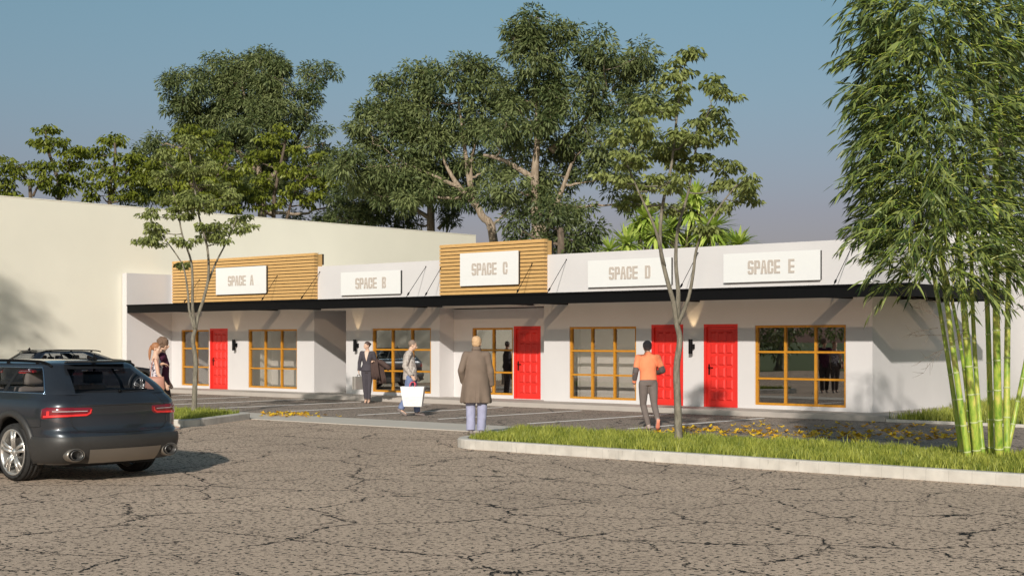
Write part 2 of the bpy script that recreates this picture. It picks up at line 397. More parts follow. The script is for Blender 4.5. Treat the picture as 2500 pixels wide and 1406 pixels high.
# ------------------------------------------------------------------ the row of shops
B = empty('shop_building', ((XL+XR)/2, Y0, 0), 0, 'long white shop row with red doors, amber windows and a black canopy', 'building')
bx, by = (XL+XR)/2, Y0
def P_(o):      # keep world coordinates for parts modelled in place
    o.matrix_parent_inverse = Matrix.Translation((-bx, -by, 0)); return o
def part(name, bm, m, parent=None, smooth=False):
    o = obj(name, bm, m, None, smooth); o.parent = parent or B
    if parent is None: P_(o)
    return o
def wall_cells(xs, zs, holes, yf, yb):
    bm = bmesh.new()
    X = sorted(set(xs)); Z = sorted(set(zs))
    solid = lambda i, k: 0 <= i < len(X)-1 and 0 <= k < len(Z)-1 and not any(h[0]-1e-6 <= (X[i]+X[i+1])/2 <= h[1]+1e-6 and h[2]-1e-6 <= (Z[k]+Z[k+1])/2 <= h[3]+1e-6 for h in holes)
    def q(*p): bm.faces.new([bm.verts.new(v) for v in p])
    for i in range(len(X)-1):
        for k in range(len(Z)-1):
            if not solid(i, k): continue
            a, b_, c, d = X[i], X[i+1], Z[k], Z[k+1]
            q((a, yf, c), (b_, yf, c), (b_, yf, d), (a, yf, d)); q((b_, yb, c), (a, yb, c), (a, yb, d), (b_, yb, d))
            if not solid(i-1, k): q((a, yb, c), (a, yf, c), (a, yf, d), (a, yb, d))
            if not solid(i+1, k): q((b_, yf, c), (b_, yb, c), (b_, yb, d), (b_, yf, d))
            if not solid(i, k-1): q((a, yb, c), (b_, yb, c), (b_, yf, c), (a, yf, c))
            if not solid(i, k+1): q((a, yf, d), (b_, yf, d), (b_, yb, d), (a, yb, d))
    bmesh.ops.remove_doubles(bm, verts=bm.verts, dist=1e-5)
    return bm
WZ0, WZ1, DZ = 0.21, 2.11, 2.15
F_ = lambda px: onY(px, Y0)
C_ = lambda px: onY(px, YC)
winF = [(F_(443), F_(510), 2), (F_(606), F_(725), 3), (F_(909), F_(1052), 3), (F_(1390), F_(1553), 3), (F_(1843), F_(2065), 3)]
doorF = [(F_(512), F_(556)), (F_(1590), F_(1668)), (F_(1718), F_(1801))]
winC = (C_(1153), C_(1252), 2); doorC = (C_(1254), C_(1320))
al0, al1 = F_(767), F_(845); c0, c1 = F_(1073), F_(1328)
ZSOF = 2.70; ZT = 4.06; T = 0.2
def seg(x0, x1, wins, doors, yf=Y0, ztop=ZT):
    xs = [x0, x1]; zs = [0.0, ztop]; holes = []
    for w in wins: xs += [w[0], w[1]]; zs += [WZ0, WZ1]; holes.append((w[0], w[1], WZ0, WZ1))
    for d in doors: xs += [d[0], d[1]]; zs += [ZS, DZ]; holes.append((d[0], d[1], ZS, DZ))
    return wall_cells(xs, zs, holes, yf, yf+T)
part('wall', seg(XL-0.02, al0, winF[:2], doorF[:1]), M_render)
part('wall', seg(al1, c0, winF[2:3], []), M_render)
part('wall', seg(c1, XR, winF[3:], doorF[1:]), M_render)
part('wall', seg(c0+0.002, c1+0.3, [winC], [doorC], YC, ZSOF-0.05), M_render)
part('wall', Box(al0, al1, Y0, Y0+T, ZSOF-0.02, ZT), M_render)                   # over the alcove
part('wall', Box(c0, c1, Y0, Y0+T, ZSOF-0.02, ZT), M_render)                     # over the recessed shop
part('wall', Box(al0-T, al0-0.002, Y0+T, Y0+2.4, 0.0, ZT-0.3), M_render)
part('wall', Box(al1+0.002, al1+T, Y0+T, Y0+2.4, 0.0, ZT-0.3), M_render)
part('wall', Box(al0-0.01, al1+0.01, Y0+2.4, Y0+2.6, 0.0, ZT-0.3), M_render)
part('ceiling', Box(al0+0.002, al1-0.002, Y0+T+0.002, Y0+2.39, ZSOF-0.02, ZSOF+0.1), M_render)
part('ceiling', Box(c0+0.002, c1-0.002, Y0+T+0.002, YC+0.0, ZSOF-0.02, ZSOF+0.1), M_render)
part('wall', Box(c0-T, c0-0.001, Y0+T, YC+T, 0.0, ZSOF+0.1), M_render)
part('wall', Box(c1+0.001, c1+T, Y0+T, YC-0.01, 0.0, ZSOF+0.1), M_render)
part('wall', Box(XR-T, XR, Y0+T, 38.58, 0.0, ZT-0.001), M_render)                   # right end wall
part('wall', Box(XL-0.28, XL-0.02, Y1-0.02, Y0+6, 0.0, 4.03), M_render)             # wing at the left end
part('roof', Box(XL, XR-T-0.002, Y0+T+0.002, 38.58, 3.55, 3.7), M_inner)
# interiors seen through the glass
part('interior_wall', Box(XL, XR-T-0.003, Y0+4.6, Y0+4.75, 0, 3.5), M_inner)
part('interior_floor', Box(XL, XR-T-0.003, Y0+T+0.003, Y0+4.59, 0.02, 0.11), mat('interior_floor_tile', (0.45, 0.42, 0.38, 1), 0.5, vary=0.08))
for x in (F_(585), al0-1.3, F_(1360), F_(1692), c0-0.3, c1+0.4):
    part('interior_wall', Box(x, x+0.12, YC+T+0.01, Y0+4.59, 0.11, 3.5), M_inner)
for a, b_, dy in ((F_(436), al0-T-0.02, 1.25), (F_(1372), F_(1575), 0.8)):
    part('interior_wall', Box(a, b_, Y0+dy, Y0+dy+0.1, 0.112, 2.89), M_render)
part('interior_ceiling', Box(XL, XR-T-0.003, YC+T+0.01, Y0+4.59, 2.9, 3.0), M_inner)
# windows
def window(x0, x1, nc, yf, gm, nr=3):
    w = empty('window', (x0, yf, WZ0)); w.parent = B; P_(w)
    W, H, t, d = x1-x0, WZ1-WZ0, 0.055, 0.09; y0 = 0.03
    bm = bmesh.new()
    box(bm, 0, t, y0, y0+d, 0, H); box(bm, W-t, W, y0, y0+d, 0, H)
    box(bm, t, W-t, y0, y0+d, 0, t); box(bm, t, W-t, y0, y0+d, H-t, H)
    for i in range(1, nc): xx = W*i/nc; box(bm, xx-0.026, xx+0.026, y0+0.004, y0+d-0.006, t, H-t)
    for k in range(1, nr):
        zz = H*k/nr; xa = t
        for i in range(1, nc+1):
            xb = W*i/nc-0.026 if i < nc else W-t
            box(bm, xa, xb, y0+0.008, y0+d-0.01, zz-0.024, zz+0.024); xa = xb+0.052
    f = obj('frame', bm, M_amber, w)
    for i in range(nc):
        for k in range(nr):
            g = obj('pane', Box(W*i/nc+0.03, W*(i+1)/nc-0.03, y0+0.05, y0+0.056, H*k/nr+0.03, H*(k+1)/nr-0.03), gm, w)
    return w
for i, (a, b_, nc) in enumerate(winF): window(a, b_, nc, Y0, M_glass2 if i in (0, 1, 3) else M_glass)
window(*winC, YC, M_glass)
# doors
def door(x0, x1, yf):
    W, H = x1-x0, DZ-ZS
    d = empty('door', (x0, yf, ZS)); d.parent = B; P_(d)
    bm = bmesh.new(); t = 0.07
    box(bm, 0, t, 0.006, 0.12, 0, H); box(bm, W-t, W, 0.006, 0.12, 0, H); box(bm, t, W-t, 0.006, 0.12, H-t, H)
    obj('door_frame', bm, M_red, d)
    bm = bmesh.new(); a, b_, z1 = t+0.003, W-t-0.003, H-t-0.003
    box(bm, a, b_, 0.055, 0.095, 0.0, z1)
    nx, nz = 3, 6; mx = 0.10; gx = 0.045; pw = (b_-a-2*mx-(nx-1)*gx)/nx
    mz0, mz1, gz = 0.16, 0.12, 0.05; ph = (z1-mz0-mz1-(nz-1)*gz)/nz
    for i in range(nx):
        for k in range(nz):
            px = a+mx+i*(pw+gx); pz = mz0+k*(ph+gz); y = 0.054; c = 0.028; e = 0.022
            o = [(px, y, pz), (px+pw, y, pz), (px+pw, y, pz+ph), (px, y, pz+ph)]
            q = [(px+c, y-e, pz+c), (px+pw-c, y-e, pz+c), (px+pw-c, y-e, pz+ph-c), (px+c, y-e, pz+ph-c)]
            vo = [bm.verts.new(v) for v in o]; vq = [bm.verts.new(v) for v in q]
            for s in range(4): bm.faces.new((vo[s], vo[(s+1) % 4], vq[(s+1) % 4], vq[s]))
            bm.faces.new(vq)
    obj('door_leaf', bm, M_red, d)
    bm = bmesh.new(); hx = a+0.055; hz = 0.92
    box(bm, hx-0.02, hx+0.02, 0.04, 0.054, hz-0.13, hz+0.13, bev=0.004)
    ring_tube(bm, [(hx, 0.045, hz+0.05), (hx, 0.005, hz+0.05), (hx+0.02, -0.006, hz+0.05), (hx+0.14, -0.006, hz+0.045)], 0.011, 8)
    obj('handle', bm, M_handle, d)
for a, b_ in doorF: door(a, b_, Y0)
door(*doorC, YC)
# timber cladding
def cladding(x0, x1, z0=2.92, z1=4.47):
    c = empty('cladding', (x0, YW, z0)); c.parent = B; P_(c)
    obj('backing', Box(0.01, x1-x0-0.01, 0.03, Y0-YW-0.003, 0.005, z1-z0-0.012), M_woodgap, c)
    n = 15; h = (z1-z0)/n; bm = bmesh.new()
    for i in range(n): box(bm, 0, x1-x0, 0, 0.028, i*h+0.024, (i+1)*h-0.0)
    for i in range(n): box(bm, x1-x0-0.009, x1-x0+0.004, 0.0285, Y0-YW-0.004, i*h+0.024, (i+1)*h)
    box(bm, 0, x1-x0+0.004, 0.029, 0.2, z1-z0+0.0, z1-z0+0.012)
    obj('boards', bm, M_wood, c)
    box_ = Box(0.0, x1-x0-0.01, Y0-YW+T+0.0, Y0-YW+T+0.06, 1.2, z1-z0-0.01); obj('backing', box_, M_woodgap, c)
    obj('parapet', Box(0.02, x1-x0-0.02, Y0-YW+0.0, Y0-YW+T-0.002, ZT-z0+0.001, z1-z0-0.02), M_wood, c)
cladding(onY(420, YW), onY(767, YW)); cladding(onY(1073, YW), onY(1328, YW))
# canopy: fascia, beams, tinted translucent panels, tie rods
CAN = empty('canopy', ((XL+XR)/2, Y1, 2.68)); CAN.parent = B; P_(CAN)
def cpart(name, bm, m, par=None):
    bmesh.ops.translate(bm, verts=bm.verts, vec=(-(XL+XR)/2, -Y1, -2.68)); return obj(name, bm, m, par or CAN)
ZF0, ZF1 = 2.68, 2.945
YE = 33.0
bm = bmesh.new()
box(bm, XL-0.02, XAW, Y1, Y1+0.05, ZF0, ZF1); box(bm, XAW-0.05, XAW, Y1+0.05, YE, ZF0, ZF1)
box(bm, XL-0.02, XAW-0.05, Y1+0.05, Y1+0.12, ZF0, ZF0+0.02); box(bm, XL-0.02, XAW-0.05, Y1+0.05, Y1+0.12, ZF1-0.02, ZF1)
box(bm, XL-0.02, XAW+0.03, Y1-0.03, Y1-0.001, ZF1-0.03, ZF1+0.012)
box(bm, XR+0.01, XAW-0.051, YE-0.05, YE, ZF0, ZF1)
cpart('fascia', bm, M_black)
M_panel = glassmat('canopy_panel', (0.40, 0.345, 0.285, 1), 0.0, 0.2, (0.5, 0.5, 0.5, 1))
bm = bmesh.new()
box(bm, XL-0.01, XAW-0.06, Y1+0.13, Y0-0.16, ZF1-0.035, ZF1-0.022); box(bm, XR+0.01, XAW-0.06, Y0-0.159, YE-0.06, ZF1-0.035, ZF1-0.022)
cpart('roof_panel', bm, M_panel)
rods = [(496, 679), (686, 669), (781, 664), (1040, 651), (1085, 650), (1308, 639), (1383, 634), (1704, 618), (2077, 608)]
def rod(top, low):
    bm = bmesh.new(); v = Vector(low)-Vector(top)
    ring_tube(bm, [(0, 0, 0), v], 0.008, 6); ball(bm, (0, 0, 0), 0.02, 8)
    r = obj('tie_rod', bm, M_black, None); r.location = top; r.parent = B; P_(r)
    bm = bmesh.new(); ring_tube(bm, [v*0.80, v*0.82, v*0.88, v*0.90], [0.01, 0.024, 0.024, 0.01], 8)
    obj('turnbuckle', bm, M_black, r)
for px, py in rods:
    wood = px < 767 or 1073 < px < 1328
    yw = YW if wood else Y0
    X = onY(px, Y0); 
    cpart('beam', Box(X-0.06, X+0.06, Y1+0.05, Y0-(0.16 if wood else 0.002), ZF0+0.02, ZF1-0.04), M_black)
    rod((X, yw-0.004, zY(px, py, Y0)-(0.06 if wood else 0)), (X, Y0-0.85, ZF1))
for Yb in (30.9, 32.4):
    cpart('beam', Box(XR+0.001, XAW-0.05, Yb-0.06, Yb+0.06, ZF0+0.02, ZF1-0.04), M_black)
    rod((XR+0.004, Yb, 3.9), (XR+0.9, Yb, ZF1))
# ------------------------------------------------------------------ signs
GX = (0, .175, .30, .475); GY = (0, .15, .40, .56, .85, 1.0)
# rows from the bottom up; three columns per row
GRID = {'S': ('111', '001', '111', '100', '111'), 'P': ('100', '100', '111', '101', '111'), 'A': ('101', '101', '111', '101', '111'), 'C': ('111', '101', '100', '101', '111'),
        'E': ('111', '100', '111', '100', '111'), 'B': ('111', '101', '111', '101', '111'), 'D': ('111', '101', '101', '101', '111')}
GRID['S'] = ('111', '101', '111', '101', '111')
def glyph(ch, W, H, y0, th=0.012):
    bm = bmesh.new(); g = GRID[ch]; gy = list(GY)
    def cell(i, k):
        if ch == 'S' and ((i == 0 and k == 1) or (i == 2 and k == 3)): return 'half'
        return 0 <= i < 3 and 0 <= k < 5 and g[k][i] == '1'
    def fx_(x, y, i, k):
        X, Y = x/.475, y
        cut = .16 if ch in 'SCPDB' else 0
        left_round = ch in 'SC'
        if X in (0, 1) and Y in (0, 1) and (X == 1 or left_round) and not (ch == 'P' and Y == 0): X += cut if X == 0 else -cut
        if ch == 'B' and X == 1 and abs(Y-.48) < .1: X -= .12
        if ch == 'A': X = .5+(X-.5)*(1.12-.66*Y)
        return (X*W, y0, Y*H)
    def q(*p): bm.faces.new([bm.verts.new(v) for v in p])
    for i in range(3):
        for k in range(5):
            c = cell(i, k)
            if not c: continue
            xa, xb, ya, yb = GX[i], GX[i+1], gy[k], gy[k+1]
            if c == 'half':
                if k == 1: ya, yb = gy[1], gy[1]+.10
                else: ya, yb = gy[4]-.10, gy[4]
            P4 = [fx_(xa, ya, i, k), fx_(xb, ya, i, k), fx_(xb, yb, i, k), fx_(xa, yb, i, k)]
            q(*P4)
            nb = [(i, k-1), (i+1, k), (i, k+1), (i-1, k)]
            for e in range(4):
                if c != 'half' and cell(*nb[e]) is True: continue
                a_, b_ = P4[e], P4[(e+1) % 4]
                q(a_, (a_[0], y0+th, a_[2]), (b_[0], y0+th, b_[2]), b_)
    bmesh.ops.remove_doubles(bm, verts=bm.verts, dist=1e-5)
    return bm
def sign(px0, px1, yf, z0, z1, txt, tp0, tp1, th, label):
    d = 0.09; yp = yf-d
    x0, x1 = onY(px0, yp), onY(px1, yp)
    s = empty('shop_sign', (x0, yp, z0), 0, label, 'sign', 'name boards above the shopfronts')
    W, H = x1-x0, z1-z0
    obj('panel', Box(0, W, 0, 0.02, 0, H, bev=0.003), M_sign, s)
    obj('back_frame', Box(0.012, W-0.002, 0.021, d-0.001, 0.012, H-0.012), M_signback, s)
    t0, t1 = onY(tp0, yp)-x0, onY(tp1, yp)-x0
    u = (t1-t0)/7.45; x = t0
    for ch in txt:
        if ch == ' ': x += u*0.62; continue
        o = obj('letter', glyph(ch, u, th, 0), M_text, s); o.location = (x, -0.013, (H-th)/2); x += u*1.12
sign(527, 649, YW, 3.27, 4.16, 'SPACE  A', 557, 616, 0.325, 'white sign board reading SPACE A on the left timber cladding')
sign(832, 977, Y0, 3.13, 3.83, 'SPACE  B', 868, 939, 0.325, 'white sign board reading SPACE B on the white parapet')
sign(1123, 1265, YW, 3.28, 4.20, 'SPACE  C', 1152, 1235, 0.335, 'white sign board reading SPACE C on the raised timber cladding')
sign(1435, 1638, Y0, 3.14, 3.84, 'SPACE  D', 1487, 1583, 0.325, 'wide white sign board reading SPACE D behind the young tree')
sign(1766, 2002, Y0, 3.15, 3.85, 'SPACE  E', 1826, 1934, 0.325, 'wide white sign board reading SPACE E near the bamboo')
# ------------------------------------------------------------------ wall lamps
def wall_lamp(px, yf, label, power):
    x = onY(px, yf)
    l = empty('wall_lamp', (x, yf, 1.60), 0, label, 'lamp', 'black cylinder lamps on the shop wall')
    bm = bmesh.new(); ring_tube(bm, [(0, -0.13, -0.18), (0, -0.13, 0.18)], 0.052, 20, cap=False); ring_tube(bm, [(0, -0.13, -0.12), (0, -0.13, 0.12)], 0.049, 20)
    obj('housing', bm, M_black, l)
    obj('bracket', Box(-0.045, 0.045, -0.085, -0.001, -0.06, 0.06, bev=0.006), M_black, l)
    bm = bmesh.new(); ring_tube(bm, [(0, -0.13, 0.122), (0, -0.13, 0.13)], 0.03, 12); obj('bulb', bm, emis('lamp_glow', (1, 0.75, 0.4, 1), 12) if 'lamp_glow' not in MATS else MATS['lamp_glow'], l)
    ld = bpy.data.lights.new('lamp_light', 'SPOT'); ld.energy = power; ld.color = (1, 0.72, 0.38); ld.spot_size = R(46); ld.spot_blend = 0.5; ld.shadow_soft_size = 0.02
    lo = bpy.data.objects.new('lamp_light', ld); col.objects.link(lo); lo.parent = l; lo.location = (0, -0.13, 0.20); lo.rotation_euler = (R(180-2), 0, 0)
wall_lamp(578, Y0, 'black cylinder wall lamp right of the SPACE A door', 12)
wall_lamp(874, Y0, 'black cylinder wall lamp beside the woman in the suit', 17)
wall_lamp(1693, Y0, 'black cylinder wall lamp between the two right red doors', 32)

# ------------------------------------------------------------------ neighbours
xc = -41.72
CB = empty('warehouse', (xc, 28, 0), 0, 'tall windowless cream building with a plain wall left of the shop row', 'building')
w = obj('wall', Box(-10, 0, -30, 17.6, -0.05, 6.3), M_cream, CB)
obj('parapet_cap', Box(-10.02, 0.012, -30.02, 17.62, 6.301, 6.33), M_cream, CB)
WB = empty('rear_building', (onY(2251, 38.6), 38.6, 0), 0, 'taller plain white building rising behind the right end of the shop row', 'building')
obj('wall', Box(0, 14, 0, 10, -0.05, 4.78), M_render, WB)
obj('parapet_cap', Box(-0.02, 14.02, -0.02, 10.02, 4.781, 4.81), M_render, WB)
# ------------------------------------------------------------------ vegetation
from mathutils.kdtree import KDTree
def quads(name, V, var, mats, parent, idx=None):
    """V: (n, k, 3) polygons"""
    n, k = V.shape[:2]
    me = bpy.data.meshes.new(name); me.vertices.add(n*k); me.vertices.foreach_set('co', V.reshape(-1).astype(np.float32))
    me.loops.add(n*k); me.loops.foreach_set('vertex_index', np.arange(n*k, dtype=np.int32))
    me.polygons.add(n); me.polygons.foreach_set('loop_start', np.arange(0, n*k, k, dtype=np.int32))
    me.update(calc_edges=True)
    a = me.attributes.new('var', 'FLOAT', 'POINT'); a.data.foreach_set('value', np.repeat(var, k).astype(np.float32))
    return link(name, me, mats, parent)
def unit(a): return a/np.maximum(np.linalg.norm(a, axis=1, keepdims=True), 1e-9)
def leaves(rng, P, D, L, Wd, droop=0.25, six=True):
    """leaf polygons at P, along D, folded a little along the midrib"""
    n = len(P); D = unit(D); r = rng.normal(size=(n, 3)); S = unit(np.cross(D, r)*1.0 + np.cross(D, np.array([[0, 0, 1.0]]))*1.2); Nn = unit(np.cross(S, D))
    L = L[:, None]; Wd = Wd[:, None]
    dr = np.array([[0, 0, -1.0]])*L*droop
    if not six:
        return np.stack([P, P+D*L*0.45+S*Wd/2+dr*0.2, P+D*L+dr, P+D*L*0.45-S*Wd/2+dr*0.2], 1)
    return np.stack([P, P+D*L*0.28+S*Wd*0.46+Nn*Wd*0.12, P+D*L*0.62+S*Wd*0.42+dr*0.35+Nn*Wd*0.1, P+D*L+dr,
                     P+D*L*0.62-S*Wd*0.42+dr*0.35+Nn*Wd*0.1, P+D*L*0.28-S*Wd*0.46+Nn*Wd*0.12], 1)
def bez(p0, p1, p2, n):
    return [p0*(1-t)**2 + p1*2*t*(1-t) + p2*t*t for t in [i/n for i in range(n+1)]]
def wob(path, amp, rnd):
    out = [path[0]]
    for p in path[1:-1]: out.append(p + Vector((rnd.uniform(-1, 1), rnd.uniform(-1, 1), rnd.uniform(-0.5, 0.5)))*amp)
    return out+[path[-1]]
def make_tree(name, label, cat, base, stems, lobes, leafm, barkm, leafL, leafW, per, spacing, clr, tr=0.25, seed=1, group=None, flat=0.7, layered=False, droop=0.3, twig=0.012, maxclump=100000):
    """stems: list of (list of points, r0, r1) trunk axes in world space; lobes: (x, y, z, rx, ry, rz) world space"""
    rnd = random.Random(seed); rng = np.random.default_rng(seed)
    base = Vector(base); T_ = empty(name, base, 0, label, cat, group)
    bm = bmesh.new(); nodes = []; twigs = []
    for pts, r0, r1 in stems:
        pts = [Vector(p)-base for p in pts]; fine = []
        for i in range(len(pts)-1):
            a, b_ = pts[i], pts[i+1]; pr = pts[i-1] if i else a; nx = pts[i+2] if i+2 < len(pts) else b_
            for k in range(4):
                t = k/4
                fine.append(0.5*((2*a)+(b_-pr)*t+(2*pr-5*a+4*b_-nx)*t*t+(3*a-pr-3*b_+nx)*t**3))
        fine.append(pts[-1]); m = len(fine)
        rr = [r0+(r1-r0)*(i/(m-1))**0.8 for i in range(m)]
        if abs(fine[0].z) < 0.3: rr[0] *= 1.35; rr[1] *= 1.08
        ring_tube(bm, fine, rr, 10)
        nodes += [(p, r) for p, r in zip(fine, rr)][2:]
    clumps = []
    for lx, ly, lz, rx, ry, rz in lobes:
        c = Vector((lx, ly, lz))-base
        best = min(nodes, key=lambda q: (q[0]-c).length + max(0, q[0].z-c.z+0.5*rz)*1.6)
        p0, r0 = best
        mid = p0.lerp(c, 0.5) + Vector((rnd.uniform(-.1, .1), rnd.uniform(-.1, .1), -0.12))*(c-p0).length
        path = wob(bez(p0, mid, c, 7), 0.05*(c-p0).length, rnd)
        rb = min(r0*0.75, 0.02+0.028*(c-p0).length**0.8*1.0+0.25*min(rx, rz)*0.06)
        rb = max(rb, twig*1.4)
        ring_tube(bm, path, [rb*(1-0.7*i/7) for i in range(8)], 6)
        ln = [(p, rb*(1-0.7*i/7)) for i, p in enumerate(path)]
        nodes += ln[3:]
        vol = 4.19*rx*ry*rz; nc = int(max(4, vol/spacing**3))
        sub = []
        for k in range(nc):
            while True:
                u = Vector((rnd.uniform(-1, 1), rnd.uniform(-1, 1), rnd.uniform(-1, 1)))
                if 0.25 < u.length <= 1 and rnd.random() < u.length**1.5: break
            u = u*rnd.uniform(0.92, 1.12)
            q = c + Vector((u.x*rx, u.y*ry, u.z*rz)); clumps.append(q); sub.append((q, u))
        # secondary limbs, then twigs
        secn = list(ln[3:])
        for q, u in sub[::4]:
            s, sr = min(ln[3:], key=lambda w_: (w_[0]-q).length)
            pp = wob(bez(s, s.lerp(q, .5)+Vector((0, 0, -0.08))*(q-s).length, q, 4), 0.06*(q-s).length, rnd)
            r1 = max(twig*1.1, min(sr*0.6, 0.012*(q-s).length+twig))
            ring_tube(bm, pp, [r1*(1-.6*i/4) for i in range(5)], 5); secn += [(p, r1*(1-.6*i/4)) for i, p in enumerate(pp)][1:]
        kd = KDTree(len(secn))
        for j, w_ in enumerate(secn): kd.insert(w_[0], j)
        kd.balance()
        for j, (q, u) in enumerate(sub):
            if j % 4 == 0: continue
            s = kd.find(q)[0]; twigs.append((tuple(s), tuple(q)))
    tk = obj('trunk', bm, barkm, T_, True)
    if twigs:
        A = np.array([t[0] for t in twigs]); Bq = np.array([t[1] for t in twigs]); dv = unit(Bq-A); sd_ = unit(np.cross(dv, rng.normal(size=dv.shape))); n3 = np.cross(dv, sd_)
        cs = [sd_*math.cos(a)+n3*math.sin(a) for a in (0, 2.094, 4.188)]
        Q = [np.stack([A+cs[i]*twig*.8, A+cs[(i+1) % 3]*twig*.8, Bq+cs[(i+1) % 3]*twig*.35, Bq+cs[i]*twig*.35], 1) for i in range(3)]
        tag(quads('twigs', np.concatenate(Q), np.ones(len(A)*3), barkm, tk), kind='stuff')
    C0 = np.array([tuple(c) for c in clumps]); n = len(C0)*per
    ci = np.repeat(np.arange(len(C0)), per); off = rng.normal(size=(n, 3)); off = unit(off)*(rng.random((n, 1))**0.45)*clr; off[:, 2] *= flat
    P = C0[ci]+off
    cen = C0.mean(0)
    D = unit(off+1e-6)*1.0 + rng.normal(size=(n, 3))*0.45 + np.array([[0, 0, -droop]])
    if layered: D[:, 2] = D[:, 2]*0.6-0.45
    L = leafL*rng.uniform(0.65, 1.25, n); W_ = leafW*rng.uniform(0.75, 1.2, n)
    cv = rng.normal(0, 0.13, len(C0))
    var = np.clip(0.5+cv[ci]+rng.normal(0, 0.2, n), 0, 1)
    quads('crown', leaves(rng, P, D, L, W_, droop*0.8), var, leafm, T_)
    return T_
M_leafbig = leafmat('gum_leaf', (0.040, 0.068, 0.019, 1), (0.230, 0.262, 0.098, 1), 0.22, 0.55)
M_leafdark = leafmat('dark_leaf', (0.028, 0.048, 0.014, 1), (0.150, 0.175, 0.062, 1), 0.15, 0.45)
M_leafoli = leafmat('ovate_leaf', (0.065, 0.090, 0.008, 1), (0.27, 0.30, 0.04, 1), 0.28, 0.45)
M_leaffg = leafmat('young_tree_leaf', (0.12, 0.15, 0.035, 1), (0.38, 0.42, 0.14, 1), 0.35, 0.5)
M_leafbam = leafmat('bamboo_leaf', (0.025, 0.055, 0.018, 1), (0.34, 0.40, 0.12, 1), 0.28, 0.38)
M_leafyuc = leafmat('strap_leaf', (0.17, 0.30, 0.02, 1), (0.62, 0.70, 0.18, 1), 0.25, 0.4)
M_barkpale = barkmat('pale_bark', (0.16, 0.115, 0.075, 1), (0.42, 0.335, 0.25, 1))
M_barkgrey = barkmat('grey_bark', (0.11, 0.095, 0.07, 1), (0.27, 0.24, 0.185, 1), scale=22)
M_barkdark = barkmat('dark_bark', (0.06, 0.045, 0.03, 1), (0.17, 0.125, 0.09, 1))

def lob(F, lst, dr=0.9, jit=1.5, seed=0, yj=True):
    rnd = random.Random(seed); out = []
    for px, py, rx, ry in lst:
        f = F + rnd.uniform(-jit, jit); p = at(px, py, f); s = f/FPX
        out.append((p.x, p.y, p.z, rx*s*1.05, rx*s*dr, ry*s*1.08))
    return out
def gb(px, F): d = ray(px); return Vector((d.x*F, d.y*F, 0))
def stem(F, pts, r0, r1, ground=True):
    out = [at(x, y, F) for x, y in pts]
    if ground: out = [Vector((out[0].x, out[0].y, 0.0))]+out
    return (out, r0, r1)
big = dict(leafL=0.235, leafW=0.066, per=125, spacing=0.635, clr=0.50, flat=0.72)
# left big tree
F = 73
make_tree('broad_tree', 'tall spreading dark green tree behind the cream building, left of the others', 'tree', gb(640, F),
    [stem(F, [(640, 520), (634, 430), (622, 350), (600, 260), (590, 190)], 0.30, 0.05),
     stem(F, [(636, 470), (680, 410), (720, 350), (750, 290)], 0.2, 0.05, False), stem(F, [(630, 420), (560, 350), (500, 290)], 0.18, 0.05, False)],
    lob(F, [(445, 215, 55, 42), (520, 185, 60, 42), (620, 165, 75, 42), (690, 195, 60, 42), (775, 185, 42, 34), (750, 262, 40, 40), (600, 240, 80, 50), (470, 280, 72, 42),
            (670, 280, 62, 45), (405, 350, 42, 30), (370, 378, 40, 28), (510, 360, 75, 48), (640, 380, 70, 45), (795, 345, 36, 30), (770, 400, 48, 38), (560, 455, 90, 40), (420, 430, 70, 42),
            (700, 440, 60, 35), (790, 440, 40, 42), (810, 500, 40, 28), (630, 320, 60, 40), (550, 310, 60, 40), (370, 440, 50, 35), (620, 450, 60, 30), (330, 480, 50, 25), (740, 330, 40, 35)], seed=1), M_leafbig, M_barkpale, **big, seed=11, group='tall dark green trees rising behind the buildings')
F = 62
make_tree('broad_tree', 'tall dark green tree with a pale leaning trunk behind the SPACE C board', 'tree', gb(1225, F),
    [stem(F, [(1205, 588), (1175, 525), (1150, 460), (1140, 400), (1130, 330), (1120, 250)], 0.24, 0.05),
     stem(F, [(1165, 505), (1120, 455), (1095, 415), (1070, 360)], 0.16, 0.05, False), stem(F, [(1190, 560), (1225, 530), (1250, 505), (1290, 490)], 0.08, 0.03, False),
     stem(F, [(1150, 460), (1150, 400), (1165, 330), (1180, 260)], 0.12, 0.04, False), stem(F, [(1125, 460), (1060, 430), (990, 400)], 0.1, 0.04, False)],
    lob(F, [(945, 225, 50, 42), (1025, 190, 58, 42), (1110, 175, 68, 36), (1180, 205, 62, 48), (875, 290, 40, 36), (935, 320, 80, 55), (1045, 285, 85, 60), (860, 400, 55, 48),
            (960, 420, 85, 50), (1060, 370, 70, 45), (1140, 290, 60, 45), (1200, 300, 55, 60), (1210, 400, 48, 40), (1010, 470, 70, 32), (1130, 400, 50, 30), (1080, 470, 60, 28), (900, 470, 60, 30), (825, 430, 40, 34), (1150, 470, 45, 22)], seed=2), M_leafbig, M_barkpale, **big, seed=12, group='tall dark green trees rising behind the buildings')
F = 67
make_tree('broad_tree', 'dark green tree with a pale forked trunk behind the far end of the cream wall', 'tree', gb(1050, F),
    [stem(F, [(1052, 550), (1050, 500), (1048, 450), (1050, 410)], 0.24, 0.08), stem(F, [(1052, 535), (1020, 515), (990, 500), (900, 500)], 0.14, 0.04, False), stem(F, [(1070, 560), (1110, 515), (1160, 470)], 0.10, 0.04, False)],
    lob(F, [(845, 485, 46, 40), (900, 515, 60, 28), (970, 480, 60, 38), (1040, 430, 70, 42), (1110, 440, 60, 36), (860, 540, 50, 22), (940, 450, 70, 40), (1000, 540, 50, 22), (1110, 520, 50, 25), (830, 520, 36, 28)], seed=3), M_leafdark, M_barkpale, **big, seed=13, group='tall dark green trees rising behind the buildings')
F = 57
